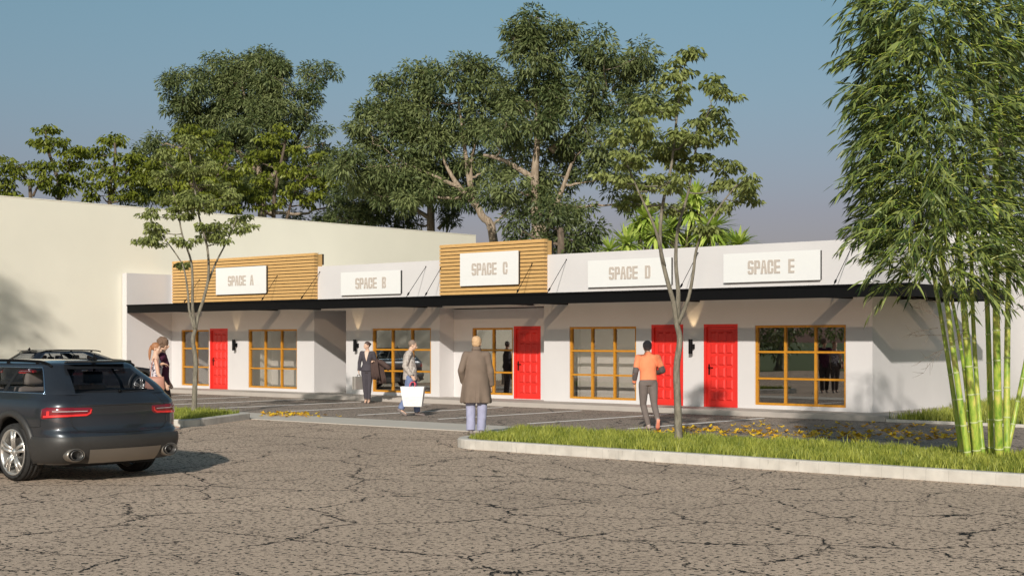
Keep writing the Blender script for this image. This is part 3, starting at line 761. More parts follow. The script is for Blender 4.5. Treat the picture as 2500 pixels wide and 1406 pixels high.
make_tree('broad_tree', 'tallest dark green tree with a straight pale trunk behind the SPACE C board', 'tree', gb(1312, F),
    [stem(F, [(1312, 582), (1308, 500), (1306, 420), (1312, 340), (1310, 250), (1300, 150)], 0.30, 0.05),
     stem(F, [(1322, 582), (1345, 530), (1370, 470), (1395, 400)], 0.2, 0.06, False), stem(F, [(1308, 440), (1270, 415), (1225, 390), (1180, 378)], 0.15, 0.06, False),
     stem(F, [(1345, 370), (1400, 320), (1440, 280), (1475, 235)], 0.16, 0.05, False), stem(F, [(1308, 350), (1335, 300), (1345, 220)], 0.16, 0.05, False)],
    lob(F, [(1300, 55, 70, 38), (1255, 100, 48, 42), (1365, 95, 52, 44), (1315, 140, 80, 42), (1475, 108, 50, 34), (1560, 135, 46, 34), (1515, 175, 70, 42), (1430, 165, 52, 36),
            (1250, 225, 60, 42), (1390, 235, 80, 48), (1490, 255, 75, 48), (1305, 300, 75, 46), (1440, 340, 70, 42), (1540, 330, 50, 45), (1480, 425, 62, 40), (1355, 420, 65, 38),
            (1255, 370, 60, 38), (1522, 488, 42, 20), (1300, 480, 75, 38), (1400, 500, 55, 35), (1240, 450, 55, 35), (1330, 240, 60, 35), (1330, 370, 55, 30), (1390, 390, 50, 30), (1190, 480, 50, 28), (1230, 320, 50, 40), (1590, 175, 32, 30), (1600, 260, 28, 30)], seed=4), M_leafbig, M_barkpale, **big, seed=14, group='tall dark green trees rising behind the buildings')
F = 52
low = dict(big); low.update(per=100)
make_tree('dense_tree', 'low dark bushy tree between the SPACE C board and the spiky plants', 'tree', gb(1370, F),
    [stem(F, [(1370, 600), (1365, 560)], 0.2, 0.1)],
    lob(F, [(1275, 565, 42, 30), (1340, 545, 70, 45), (1410, 560, 55, 42), (1445, 595, 45, 25), (1380, 600, 70, 20), (1290, 590, 60, 25)], seed=5), M_leafdark, M_barkdark, **low, seed=15)
F = 74
make_tree('dense_tree', 'small dark bush just showing over the middle of the cream wall', 'tree', gb(760, F), [stem(F, [(760, 545)], 0.15, 0.1)],
    lob(F, [(740, 535, 40, 14), (790, 540, 40, 15), (850, 555, 50, 15)], seed=6), M_leafdark, M_barkdark, **low, seed=16)
F = 47
make_tree('broad_tree', 'tall dark tree behind the bamboo at the right edge', 'tree', gb(2440, F),
    [stem(F, [(2430, 560), (2440, 400), (2430, 200)], 0.35, 0.08)],
    lob(F, [(2350, 150, 60, 42), (2440, 110, 60, 40), (2500, 100, 60, 60), (2400, 210, 80, 40), (2490, 220, 60, 60), (2320, 230, 40, 35), (2300, 400, 70, 45), (2430, 310, 80, 50), (2500, 350, 60, 50), (2350, 490, 80, 45),
            (2460, 450, 70, 50), (2250, 460, 50, 40), (2300, 545, 80, 30), (2440, 545, 70, 35)], seed=7), M_leafdark, M_barkdark, **dict(big, per=75), seed=17, group='tall dark green trees rising behind the buildings')
# olive green trees beyond the cream wall
oli = dict(leafL=0.18, leafW=0.10, per=52, spacing=0.56, clr=0.38, flat=0.42, layered=True, droop=0.35, twig=0.016)
def olive(label, px, F, stems, lobes, seed):
    return make_tree('slender_tree', label, 'tree', gb(px, F), [stem(F, s, r0, r1, g) for s, r0, r1, g in stems], lob(F, lobes, seed=seed, jit=1.0), M_leafoli, M_barkdark, **oli, seed=seed, group='yellow green trees over the cream wall')
olive('low yellow green tree at the left edge over the cream wall', 75, 66, [([(75, 490), (62, 440), (40, 410)], 0.12, 0.04, True), ([(80, 480), (100, 440)], 0.07, 0.03, False)],
      [(25, 400, 34, 18), (60, 398, 36, 18), (95, 408, 26, 16), (20, 430, 34, 16), (60, 428, 36, 18), (8, 462, 26, 14), (35, 478, 18, 8), (110, 440, 16, 12)], 21)
olive('yellow green tree with a pointed top over the cream wall, second from left', 145, 68, [([(145, 490), (135, 420), (118, 370), (112, 330)], 0.14, 0.05, True), ([(145, 480), (165, 420), (190, 380)], 0.09, 0.03, False)],
      [(112, 310, 20, 14), (108, 332, 34, 16), (130, 352, 32, 16), (95, 350, 22, 10), (180, 360, 32, 20), (165, 390, 40, 22), (195, 400, 32, 22), (180, 430, 40, 22), (120, 462, 26, 14), (160, 465, 34, 16), (208, 375, 18, 12)], 22)
olive('yellow green tree with a small raised tuft over the cream wall', 270, 67, [([(268, 495), (272, 440), (282, 390), (280, 350)], 0.13, 0.05, True), ([(270, 470), (310, 420), (330, 390)], 0.08, 0.03, False)],
      [(275, 345, 32, 12), (280, 338, 18, 8), (240, 375, 20, 12), (300, 385, 30, 15), (325, 378, 24, 12), (250, 410, 40, 20), (310, 415, 45, 20), (230, 440, 36, 20), (290, 450, 50, 24), (350, 440, 40, 28), (250, 478, 45, 16), (330, 480, 45, 18)], 23)
olive('wide yellow green tree directly behind the crown of the left young tree', 470, 66, [([(470, 500), (465, 430), (470, 370)], 0.15, 0.05, True), ([(470, 480), (530, 430), (560, 380)], 0.08, 0.03, False)],
      [(460, 318, 30, 13), (500, 330, 32, 15), (440, 355, 45, 20), (520, 365, 50, 22), (410, 400, 50, 24), (490, 405, 60, 25), (560, 410, 45, 22), (400, 450, 60, 28), (480, 455, 60, 28), (560, 455, 60, 26), (430, 495, 60, 20), (520, 498, 60, 22)], 24)
olive('yellow green tree right of the big dark tree trunk over the cream wall', 690, 68.4, [([(668, 528), (675, 450), (690, 380), (700, 330)], 0.13, 0.05, True), ([(700, 535), (720, 470), (750, 430)], 0.08, 0.03, False)],
      [(700, 315, 32, 16), (660, 345, 40, 20), (690, 370, 40, 18), (740, 380, 40, 20), (780, 395, 36, 20), (630, 390, 36, 22), (700, 420, 50, 22), (770, 430, 50, 22), (640, 440, 40, 24), (740, 465, 50, 20), (690, 490, 30, 14), (790, 455, 32, 16), (620, 490, 40, 22), (765, 490, 36, 12)], 25)
# young street trees in the islands
fgp = (1657, 1083); FB = 18.67
tb = Vector((onY(1657, FB), FB, 0.10)); Fd = depthY(1657, FB)
def st2(pts, r0, r1, g=False):
    out = [at(x, y, Fd+dz) for x, y, dz in pts]
    if g: out = [tb.copy()]+out
    return (out, r0, r1)
rl = [(1690, 128, 15, 9, 0), (1668, 165, 42, 24, .1), (1640, 205, 46, 28, -.2), (1655, 255, 50, 26, .3), (1610, 270, 36, 22, -.3), (1735, 200, 38, 18, .2), (1755, 240, 38, 20, -.2), (1740, 285, 50, 22, .3), (1700, 320, 60, 26, -.3),
      (1575, 255, 32, 18, .4), (1560, 310, 46, 24, -.4), (1640, 350, 64, 28, .2), (1755, 335, 32, 20, 0), (1590, 385, 60, 26, .5), (1690, 400, 58, 26, .2), (1530, 390, 45, 24, -.5), (1500, 330, 32, 20, .2),
      (1780, 405, 42, 20, .3), (1810, 445, 40, 20, -.3), (1775, 460, 46, 24, .3), (1640, 440, 60, 24, -.5), (1560, 450, 50, 22, .3), (1490, 440, 38, 22, -.2), (1810, 488, 44, 16, .1), (1760, 505, 40, 18, .4), (1535, 490, 32, 14, .3), (1640, 500, 48, 20, .5), (1715, 560, 26, 10, -.3)]
lobes = []
for x, y, rx, ry, dz in rl:
    p = at(x, y, Fd+dz*1.6); s = Fd/FPX; lobes.append((p.x, p.y, p.z, rx*s*.9, rx*s*.9, ry*s*.9))
yt = make_tree('young_tree', 'young tree with a forked trunk in the right grass island before SPACE D', 'tree', tb,
    [st2([(1655, 1000, 0), (1652, 900, 0), (1660, 830, .02), (1652, 790, 0), (1645, 740, -.05), (1628, 680, -.1), (1612, 600, -.1), (1618, 500, -.1), (1640, 400, 0), (1655, 260, .1), (1670, 170, .1)], 0.066, 0.014, True),
     st2([(1652, 795, 0), (1656, 720, .1), (1650, 640, .2), (1655, 560, .2), (1680, 470, .3), (1700, 360, .3), (1735, 260, .3)], 0.042, 0.012),
     st2([(1655, 792, 0), (1680, 730, -.1), (1692, 670, -.2), (1700, 610, -.2), (1720, 560, -.3), (1760, 500, -.3), (1800, 450, -.3)], 0.034, 0.010),
     st2([(1622, 650, -.1), (1600, 560, -.3), (1560, 470, -.4), (1530, 400, -.4)], 0.03, 0.010)],
    lobes, M_leaffg, M_barkgrey, leafL=0.085, leafW=0.044, per=54, spacing=0.195, clr=0.155, flat=0.40, layered=True, droop=0.3, twig=0.006, seed=31, group='young trees in the kerbed islands')
yt2 = copy_tree(yt); yt2['label'] = 'young tree in the left grass island before SPACE A'
yt2.location = (onY(474, 19.4), 19.4, 0.10); yt2.rotation_euler = (0, 0, R(176))

# bamboo
bb = gnd(2385, 1137, 0.1); dB = 18.4
BAM = empty('bamboo', (bb.x, bb.y, 0.1), 0, 'large clump of bright green bamboo with mottled canes at the right edge', 'bamboo')
M_cane, nt, b = newmat('bamboo_cane')
tc = N(nt, 'ShaderNodeTexCoord'); n = N(nt, 'ShaderNodeTexNoise', Scale=14.0, Detail=5.0, Roughness=0.6); mp = N(nt, 'ShaderNodeMapping'); mp.inputs['Scale'].default_value = (1, 1, 0.35)
nt.links.new(tc.outputs['Object'], mp.inputs['Vector']); nt.links.new(mp.outputs[0], n.inputs['Vector'])
nt.links.new(ramp(nt, n.outputs['Fac'], [(0.32, (0.12, 0.25, 0.03, 1)), (0.5, (0.34, 0.44, 0.06, 1)), (0.68, (0.62, 0.54, 0.14, 1))]).outputs[0], b.inputs['Base Color']); b.inputs['Roughness'].default_value = 0.35
M_node = mat('cane_joint', (0.45, 0.50, 0.22, 1), 0.6)
canes = [((2350, 1130), (2290, 730), (2150, 100), .036), ((2366, 1135), (2312, 740), (2230, 60), .045), ((2388, 1132), (2352, 730), (2310, 0), .055), ((2402, 1128), (2374, 730), (2400, 0), .036),
         ((2420, 1125), (2410, 740), (2360, -60), .042), ((2440, 1130), (2432, 730), (2440, -150), .058), ((2458, 1128), (2462, 690), (2500, -100), .048), ((2455, 1120), (2520, 800), (2620, 150), .036), ((2372, 1130), (2330, 760), (2180, 300), .030)]
rnd = random.Random(5); tips = []
for ci, (a, m, t, r) in enumerate(canes):
    dd = dB + rnd.uniform(-.35, .35)
    p0 = gnd(a[0], a[1], 0.08)
    dd0 = p0.x*(-sT) + p0.y*cT
    p1 = at(m[0], m[1], dd0+rnd.uniform(-.4, .2)); p2 = at(t[0], t[1], dd0+rnd.uniform(-1.2, .6))
    # curve through p1
    s = (p1-p0).length/((p1-p0).length+(p2-p1).length); cpt = (p1 - p0*(1-s)**2 - p2*s*s)/(2*s*(1-s))
    path = bez(p0, cpt, p2, 34); pts, rad = [], []; joints = []
    for i, p in enumerate(path):
        rr = r*(1-0.62*(i/34))
        pts.append(p-bb.xyz+Vector((0, 0, 0))); rad.append(rr)
    bb2 = Vector((bb.x, bb.y, 0.1)); pts = [p - bb2 for p in path]
    bm = bmesh.new(); ring_tube(bm, pts, rad, 12)
    nf = len(bm.faces); L_ = 0; nxt = 0.12
    for i in range(1, len(pts)):
        seg_ = (pts[i]-pts[i-1]).length; L_ += seg_
        if L_ >= nxt:
            d_ = (pts[i]-pts[i-1]).normalized()*0.008
            ring_tube(bm, [pts[i]-d_*1.6, pts[i]-d_*.5, pts[i]+d_*.5, pts[i]+d_*1.6], [rad[i]*.98, rad[i]*1.13, rad[i]*1.13, rad[i]*.98], 12, cap=False); nxt = L_+0.24
    bm.faces.ensure_lookup_table()
    for f_ in bm.faces[nf:]: f_.material_index = 1
    obj('cane', bm, [M_cane, M_node], BAM, True)
    tips.append((pts, rad))
rng = np.random.default_rng(9)
bm = bmesh.new(); LP, LD, LL, LW = [], [], [], []
toC = Vector((sT, -cT, 0)); rightv = Vector((cT, sT, 0))
def spray(p, d, ln, leafn, L=0.175):
    """an arching twig with leaves fanning out along it"""
    e = p + d*ln + Vector((0, 0, -0.22*ln)); mid = p + d*ln*0.5 + Vector((0, 0, 0.10*ln)); path = bez(p, mid, e, 6)
    ring_tube(bm, path, [0.005*(1-.7*i/6) for i in range(7)], 4, cap=False)
    for k in range(leafn):
        t = rnd.uniform(0.15, 1.0); i = min(5, int(t*6)); q = path[i].lerp(path[i+1], t*6-i); ax = (path[i+1]-path[i]).normalized()
        sd = ax.cross(Vector((0, 0, 1))).normalized()*rnd.choice((-1, 1))
        dv = ax*rnd.uniform(.5, 1.1) + sd*rnd.uniform(.15, .9) + Vector((0, 0, rnd.uniform(-.5, .25)))
        LP.append(q); LD.append(dv); LL.append(L*rnd.uniform(.6, 1.3)); LW.append(0.029*rnd.uniform(.75, 1.3))
# foliage masses: (px, py, rpx, rpy), sprays aimed outwards from the axis of the clump
masses = [(2140, 40, 90, 70), (2250, 50, 110, 80), (2370, 50, 110, 80), (2480, 40, 90, 80), (2130, 130, 80, 60), (2240, 160, 100, 70), (2350, 170, 110, 70), (2460, 160, 90, 70),
          (2130, 240, 70, 60), (2230, 270, 100, 70), (2350, 290, 100, 70), (2460, 290, 80, 70), (2140, 340, 75, 60), (2240, 370, 100, 60), (2360, 400, 100, 60), (2470, 400, 80, 70),
          (2110, 430, 60, 40), (2170, 460, 80, 60), (2280, 480, 100, 60), (2390, 500, 100, 60), (2480, 520, 70, 60), (2140, 540, 60, 50), (2210, 560, 90, 50), (2320, 590, 100, 50), (2430, 600, 90, 50),
          (2170, 620, 55, 35), (2260, 650, 70, 35), (2370, 660, 70, 30), (2470, 650, 60, 35), (2520, 250, 80, 150), (2560, 500, 80, 120), (2320, -60, 250, 80), (2210, 700, 35, 14), (2350, 705, 40, 15)]
for px, py, rx, ry in masses:
    if px < 2200: px += 62
    n = int(rx*ry/(80 if px < 2290 or py > 540 else 180))
    for k in range(n):
        a = rnd.uniform(0, 2*math.pi); q = rnd.random()**0.5; dz = rnd.uniform(-1.25, 1.0)
        x, y = px+math.cos(a)*q*rx, py+math.sin(a)*q*ry
        p = at(x, y, dB+dz); p = p - bb2
        ax_x = (2330 - 0.05*(1130-y)); out = max(-1.3, min(1.3, (x-ax_x)/170))
        d = rightv*(out*0.9+rnd.uniform(-.35, .35)) + toC*(rnd.uniform(-.35, .75)) + Vector((0, 0, rnd.uniform(-.35, .3)))
        d.normalize(); spray(p, d, rnd.uniform(.32, .62), rnd.randint(8, 14))
obj('twigs', bm, M_cane, BAM)
# bare side shoots on the lower canes
for px, py, dx, dy in [(2300, 780, -70, -30), (2290, 800, -80, 20), (2310, 850, -60, 30), (2300, 860, -45, 50), (2310, 820, -70, 0), (2300, 740, -60, -10), (2470, 760, 60, -20), (2480, 745, 50, 15), (2480, 730, 55, -35), (2440, 770, -30, -40), (2400, 760, 25, -30), (2360, 800, -25, 30)]:
    bm = bmesh.new(); p = at(px, py, dB)-bb2; e = at(px+dx, py+dy, dB)-bb2
    path = wob(bez(p, p.lerp(e, .5)+Vector((0, 0, .03)), e, 5), .012, rnd); ring_tube(bm, path, [0.0035*(1-.12*i) for i in range(6)], 4)
    for k in range(9):
        q = path[rnd.randint(1, 5)]; d = (e-p).normalized()*rnd.uniform(.3, 1)+Vector((rnd.uniform(-.6, .6), rnd.uniform(-.4, .4), rnd.uniform(-.8, .8)))
        ring_tube(bm, [q, q+d*.08, q+d*.15+Vector((0, 0, .01))], [0.0022, .002, .0008], 3)
    obj('side_shoot', bm, M_barkdark, BAM)
LPa = np.array([tuple(p) for p in LP]); LDa = np.array([tuple(p) for p in LD])
var = np.clip(rng.beta(1.1, 1.7, len(LPa)), 0, 1)
quads('foliage', leaves(rng, LPa, LDa, np.array(LL), np.array(LW), 0.22), var, M_leafbam, BAM)

# spiky rosette plants behind the parapet
def rosette(V, var, c, r, n, rng, up=0.25):
    for k in range(n):
        az = rng.uniform(0, 2*math.pi); el = math.asin(min(1, max(-.75, rng.uniform(-.55, 1.0)))); L = r*rng.uniform(.8, 1.1)*(1 if el < .9 else .85); w = 0.032*r/0.9*rng.uniform(.8, 1.2)*1.5
        d = np.array([math.cos(az)*math.cos(el), math.sin(az)*math.cos(el), math.sin(el)]); s = np.cross(d, [0, 0, 1.0]); s /= max(1e-6, np.linalg.norm(s))
        pts = []
        for t in (0, .3, .65, 1.0): pts.append(c + d*L*t + np.array([0, 0, -1.0])*L*(0.05+0.28*math.cos(el))*t*t)
        ws = [w*.55, w, w*.85, 0.001]; v = rng.uniform(0.15, 1)
        for i in range(3):
            V.append([pts[i]-s*ws[i], pts[i]+s*ws[i], pts[i+1]+s*ws[i+1], pts[i+1]-s*ws[i+1]]); var.append(v)
def spiky(px0, heads, F, label, seed):
    rng = np.random.default_rng(seed); g = gb(px0, F); T_ = empty('spiky_palm', g, 0, label, 'palm', 'spiky plants showing above the SPACE D parapet')
    bm = bmesh.new(); V, var = [], []
    for px, py, r in heads:
        p = at(px, py, F+rng.uniform(-.8, .8))-g; rr = r*1.45*F/FPX
        path = bez(Vector((0, 0, 0)), Vector((p.x*.3, p.y*.3, p.z*.6)), p, 10); ring_tube(bm, path, [0.16*(1-.05*i) for i in range(11)], 8)
        rosette(V, var, np.array(p), rr, 110, rng)
    obj('trunk', bm, M_barkdark, T_, True); quads('crown', np.array(V), np.array(var), M_leafyuc, T_)
spiky(1530, [(1530, 598, 58), (1488, 612, 40)], 50, 'bright spiky rosette plant, lowest and leftmost above the SPACE D parapet', 41)
spiky(1580, [(1578, 535, 56), (1600, 575, 45), (1560, 560, 40)], 52, 'spiky plant with a raised rosette, second from the left above the parapet', 42)
spiky(1650, [(1640, 560, 50), (1690, 515, 60), (1672, 600, 45)], 54, 'tallest spiky plant behind the young tree trunk above the parapet', 43)
spiky(1745, [(1738, 558, 58), (1710, 600, 45), (1700, 480, 42), (1765, 600, 40)], 53, 'spiky plant with several rosettes left of the gap above the SPACE E board', 44)
spiky(1805, [(1803, 600, 52)], 50, 'separate low spiky plant, rightmost above the parapet', 45)

# trees standing outside the picture: they throw the shade on the cream wall and show in the glass
for i, (x, y, h, s) in enumerate([(-33.8, 6.3, 10.0, 61), (-43, -14, 3.6, 62), (-56, -24, 4.2, 63)]):
    bpos = Vector((x, y, 0)); rnd2 = random.Random(s)
    lb = [(x+rnd2.uniform(-2.4, 2.4), y+rnd2.uniform(-2.4, 2.4), h+rnd2.uniform(-2.4, 2.0), 1.7, 1.7, 1.1) for k in range(9)]
    make_tree('shade_tree', ['leafy tree standing by the aisle in front of the cream wall', 'leafy tree on the field opposite the shops', 'leafy tree farther along the field opposite the shops'][i], 'tree', bpos, [([bpos, bpos+Vector((.2, .1, h*.4)), bpos+Vector((0, .3, h*.8))], .25, .08)], lb, M_leafbig, M_barkgrey, leafL=0.36, leafW=0.12, per=26, spacing=1.05, clr=0.75, seed=s)

# fallen ginkgo leaves
M_fall = mat('fallen_leaf', (0.72, 0.47, 0.02, 1), 0.6, vary=0.25, scale=3)
M_fall2 = mat('fallen_leaf_gold', (0.62, 0.33, 0.02, 1), 0.6, vary=0.25, scale=3)
def leafmesh(seed, m):
    rnd = random.Random(seed); bm = bmesh.new(); c = bm.verts.new((0, 0, 0.006)); vs = []
    for k in range(9):
        a = R(-75+k*150/8); r = 0.075*(1 if k != 4 else .72)*rnd.uniform(.9, 1.1)
        vs.append(bm.verts.new((math.sin(a)*r, math.cos(a)*r, 0.006+0.03*rnd.random()+0.018*abs(math.sin(a)))))
    for i in range(8): bm.faces.new((c, vs[i], vs[i+1]))
    ring_tube(bm, [(0, 0, .006), (0.004, -.03, .01), (0.012, -.06, .004)], [.002, .0018, .0015], 4)
    me = bpy.data.meshes.new('fallen_leaf'); bm.to_mesh(me); bm.free(); me.materials.append(m); return me
lms = [leafmesh(s, M_fall if s % 3 else M_fall2) for s in range(7)]
rnd = random.Random(77)
def scatter(n, fn, z, label, group, smin=0.8, smax=1.5):
    for k in range(n):
        x, y = fn()
        o = bpy.data.objects.new('fallen_leaf', rnd.choice(lms)); col.objects.link(o)
        s = rnd.uniform(smin, smax); o.location = (x, y, z+rnd.uniform(0, .004)); o.rotation_euler = (rnd.uniform(-.25, .25), rnd.uniform(-.25, .25), rnd.uniform(0, 6.28)); o.scale = (s, s, s)
        tag(o, label, 'leaf', group)
def f1():
    while True:
        px, py = rnd.uniform(1600, 2330), rnd.triangular(1022, 1085, 1058)
        if py < 1023+(px-1600)*0.0205: continue
        if py > 1066+(px-1600)*0.052: continue
        if px < 1850 and py < 1050-(px-1600)*.06: continue
        p = gnd(px, py); return p.x, p.y
def f1c():
    c = rnd.choice(cl); return c[0]+rnd.gauss(0, .28), min(21.7, max(20.2, c[1]+rnd.gauss(0, .3))) if c[2] else c[1]+rnd.gauss(0, .35)
scatter(150, f1, 0.004, 'yellow fan shaped leaf on the dark bays behind the right grass island', 'fallen leaves on the bays near the right end of the shops')
cl = [(gnd(x, y).x, gnd(x, y).y, 0) for x, y in [(1710, 1047), (1760, 1052), (1810, 1053), (1870, 1060), (1980, 1062), (2060, 1066), (2010, 1068), (1900, 1045), (2130, 1068), (2200, 1066), (1690, 1055), (2290, 1070)]]
scatter(90, f1c, 0.005, 'yellow fan shaped leaf on the dark bays behind the right grass island', 'fallen leaves on the bays near the right end of the shops')
def f2():
    px = rnd.triangular(620, 830, 660); py = 1009+(px-620)*.02+rnd.uniform(-1, 9); p = gnd(px, py); return p.x, p.y
scatter(44, f2, 0.016, 'yellow fan shaped leaf lying at the tip of the left grass island', 'fallen leaves beside the left grass island', 0.9, 1.5)
# ------------------------------------------------------------------ estate cars
def carpaint(name, c):
    m, nt, b = newmat(name); setc(b, c, 0.30, 0.55, 0.5, 1.0); b.inputs['Coat Roughness'].default_value = 0.03
    tc = N(nt, 'ShaderNodeTexCoord'); n = N(nt, 'ShaderNodeTexNoise', Scale=900.0, Detail=1.0); nt.links.new(tc.outputs['Object'], n.inputs['Vector'])
    nt.links.new(ramp(nt, n.outputs['Fac'], [(0.4, tuple(v*.8 for v in c[:3])+(1,)), (0.6, tuple(v*1.3 for v in c[:3])+(1,))]).outputs[0], b.inputs['Base Color'])
    return m
M_paint = carpaint('slate_car_paint', (0.036, 0.040, 0.048, 1)); M_paint2 = carpaint('navy_car_paint', (0.018, 0.022, 0.032, 1))
M_clad = mat('arch_plastic', (0.032, 0.030, 0.028, 1), 0.5, vary=0.08, scale=20)
M_silver = mat('skid_metal', (0.30, 0.27, 0.235, 1), 0.38, metal=0.8)
M_rim = mat('wheel_alloy', (0.62, 0.59, 0.55, 1), 0.28, metal=0.75, coat=0.4)
M_disc = mat('brake_disc', (0.25, 0.24, 0.23, 1), 0.4, metal=0.9)
M_tyre, nt, b = newmat('tyre_rubber'); setc(b, (0.022, 0.021, 0.02, 1), 0.8)
tc = N(nt, 'ShaderNodeTexCoord'); w = N(nt, 'ShaderNodeTexWave', Scale=5.0, Distortion=1.5); w.bands_direction = 'DIAGONAL'; nt.links.new(tc.outputs['Object'], w.inputs['Vector'])
bp = N(nt, 'ShaderNodeBump', Strength=0.6, Distance=0.01); nt.links.new(w.outputs['Fac'], bp.inputs['Height']); nt.links.new(bp.outputs[0], b.inputs['Normal'])
M_chrome = mat('chrome', (0.75, 0.75, 0.76, 1), 0.08, metal=1)
M_trim = mat('window_trim', (0.30, 0.42, 0.55, 1), 0.2, metal=0.9)
M_dark = mat('dark_cavity', (0.006, 0.006, 0.006, 1), 0.7)
M_seat = mat('beige_seat', (0.30, 0.245, 0.20, 1), 0.7, vary=0.05); M_seatd = mat('dark_headrest', (0.012, 0.016, 0.028, 1), 0.6)
M_cabin = mat('cabin_lining', (0.035, 0.034, 0.035, 1), 0.8)
M_carglass = glassmat('car_glass', (0.66, 0.68, 0.72, 1), 0.0, refl=(.55, .55, .55, 1))
M_tail, nt, b = newmat('tail_lens'); setc(b, (0.17, 0.005, 0.012, 1), 0.12, coat=1.0)
M_tailb = mat('tail_strip', (0.80, 0.028, 0.030, 1), 0.2, coat=1.0)
M_clear = mat('clear_strip', (0.65, 0.60, 0.62, 1), 0.15, coat=1)
ik = lambda z, *kv: float(np.interp(z, [k for k, v in kv], [v for k, v in kv]))
def smooth_ik(z, kv):
    xs = [k for k, v in kv]; ys = [v for k, v in kv]
    if z <= xs[0]: return ys[0]
    if z >= xs[-1]: return ys[-1]
    for i in range(len(xs)-1):
        if z <= xs[i+1]:
            def m(j):
                if j <= 0 or j >= len(xs)-1: return 0 if 0 < j else (ys[1]-ys[0])/(xs[1]-xs[0])
                a = (ys[j]-ys[j-1])/(xs[j]-xs[j-1]); b_ = (ys[j+1]-ys[j])/(xs[j+1]-xs[j])
                return 0 if a*b_ <= 0 else 2*a*b_/(a+b_)
            h = xs[i+1]-xs[i]; t = (z-xs[i])/h
            return (2*t**3-3*t*t+1)*ys[i]+(t**3-2*t*t+t)*h*m(i)+(-2*t**3+3*t*t)*ys[i+1]+(t**3-t*t)*h*m(i+1)
# body surface: rear x, front x, half width and corner size as functions of height (x grows towards the rear)
RX = [(.22, 2.22), (.30, 2.36), (.42, 2.43), (.52, 2.455), (.60, 2.44), (.65, 2.39), (.85, 2.375), (.93, 2.385), (1.02, 2.335), (1.07, 2.29)]
FX = [(.22, -2.42), (.35, -2.50), (.60, -2.50), (.75, -2.44), (.85, -2.30), (.92, -1.9), (1.0, -1.35), (1.07, -1.20)]
HW = [(.22, .84), (.30, .90), (.45, .925), (.62, .93), (.75, .935), (.90, .925), (1.0, .895), (1.07, .845)]
CR = [(.22, .40), (.45, .36), (.62, .36), (.75, .34), (1.07, .34)]
GR = [(1.06, 2.29), (1.12, 2.24), (1.38, 1.87), (1.43, 1.79), (1.465, 1.64)]
GF = [(1.06, -1.22), (1.38, -.35), (1.43, -.18), (1.465, .0)]
GW = [(1.06, .845), (1.15, .80), (1.34, .665), (1.40, .625), (1.44, .56), (1.465, .42)]
GC = [(1.06, .34), (1.38, .26), (1.465, .2)]
def outline(u, z, green=False, off=0.0):
    """u 0 = rear centre, 1 = front centre, on the left side (y negative)"""
    if green: xr, xf, w, c = smooth_ik(z, GR), smooth_ik(z, GF), smooth_ik(z, GW), smooth_ik(z, GC)
    else: xr, xf, w, c = smooth_ik(z, RX), smooth_ik(z, FX), smooth_ik(z, HW), smooth_ik(z, CR)
    xr += off; w += off; xf -= off
    bow = 0.09 if not green else 0.07; cb = 0.30; cf = 0.55
    def side_w(x): return w*(1-0.035*max(0, (x-1.2)/1.2)**2-0.06*max(0, (-x-1.3)/1.1)**2)
    if u < .2:
        t = u/.2; y = -t*(side_w(xr)-c*0.75); return Vector((xr-bow*t*t, y, z))
    if u < .32:
        t = (u-.2)/.12*math.pi/2; yr = side_w(xr)-c*0.75
        x0, y0 = xr-bow, yr; x1, y1 = xr-bow-c*1.1, side_w(xr-c*1.3)
        return Vector((x1+(x0-x1)*math.cos(t)**0.9, -(y0+(y1-y0)*math.sin(t)**0.9), z)) if t < math.pi/2-1e-6 else Vector((x1, -y1, z))
    if u < .78:
        t = (u-.32)/.46; xa = xr-bow-c*1.1; xb = xf+cf; x = xa+(xb-xa)*t; return Vector((x, -side_w(x), z))
    if u < .9:
        t = (u-.78)/.12*math.pi/2; xb = xf+cf; wy = side_w(xb); y1 = wy*0.55
        return Vector((xb-(cf-.12)*math.sin(t), -(y1+(wy-y1)*math.cos(t)), z))
    t = (u-.9)/.1; xb = xf+.12; wy = side_w(xf+cf)*0.55
    return Vector((xb-.12*(1-(1-t)**2), -wy*(1-t), z))
def mirror_y(v): return Vector((v.x, -v.y, v.z))
US = [i*.2/8 for i in range(8)]+[.2+i*.12/8 for i in range(8)]+[.32+i*.46/130 for i in range(130)]+[.78+i*.12/6 for i in range(6)]+[.9+i*.1/5 for i in range(6)]
def shell(zs, green=False, us=US, off=0.0):
    bm = bmesh.new(); rings = []
    for z in zs:
        left = [outline(u, z, green, off) for u in us]; right = [mirror_y(p) for p in reversed(left[1:-1])]
        rings.append([bm.verts.new(p) for p in left+right])
    n = len(rings[0])
    for i in range(len(rings)-1):
        for k in range(n): bm.faces.new((rings[i][k], rings[i+1][k], rings[i+1][(k+1) % n], rings[i][(k+1) % n]))
    return bm, rings
def patch(bm, uf, zf, nu, nz, off=0.008, green=False, right=False, thick=True):
    """surface patch: uf(s,t), zf(s,t) with s along, t up (both 0..1)"""
    g = []
    for j in range(nz+1):
        row = []
        for i in range(nu+1):
            s, t = i/nu, j/nz; z = zf(s, t); u = uf(s, t); p = outline(u, z, green); p1 = outline(min(1, u+.004), z, green); p2 = outline(u, z+.004, green)
            nrm = (p1-p).cross(p2-p); nrm = -nrm.normalized() if nrm.length > 1e-9 else Vector((1, 0, 0))
            if nrm.dot(Vector((p.x*.4, p.y, 0))) < 0: nrm = -nrm
            o = off(s, t) if callable(off) else off
            q = p+nrm*o; row.append(mirror_y(q) if right else q)
        g.append(row)
    vs = [[bm.verts.new(q) for q in r] for r in g]
    for j in range(nz):
        for i in range(nu):
            f = (vs[j][i], vs[j][i+1], vs[j+1][i+1], vs[j+1][i]); bm.faces.new(f if not right else tuple(reversed(f)))
    return g
def lin(a, b_): return lambda s, t: a+(b_-a)*s
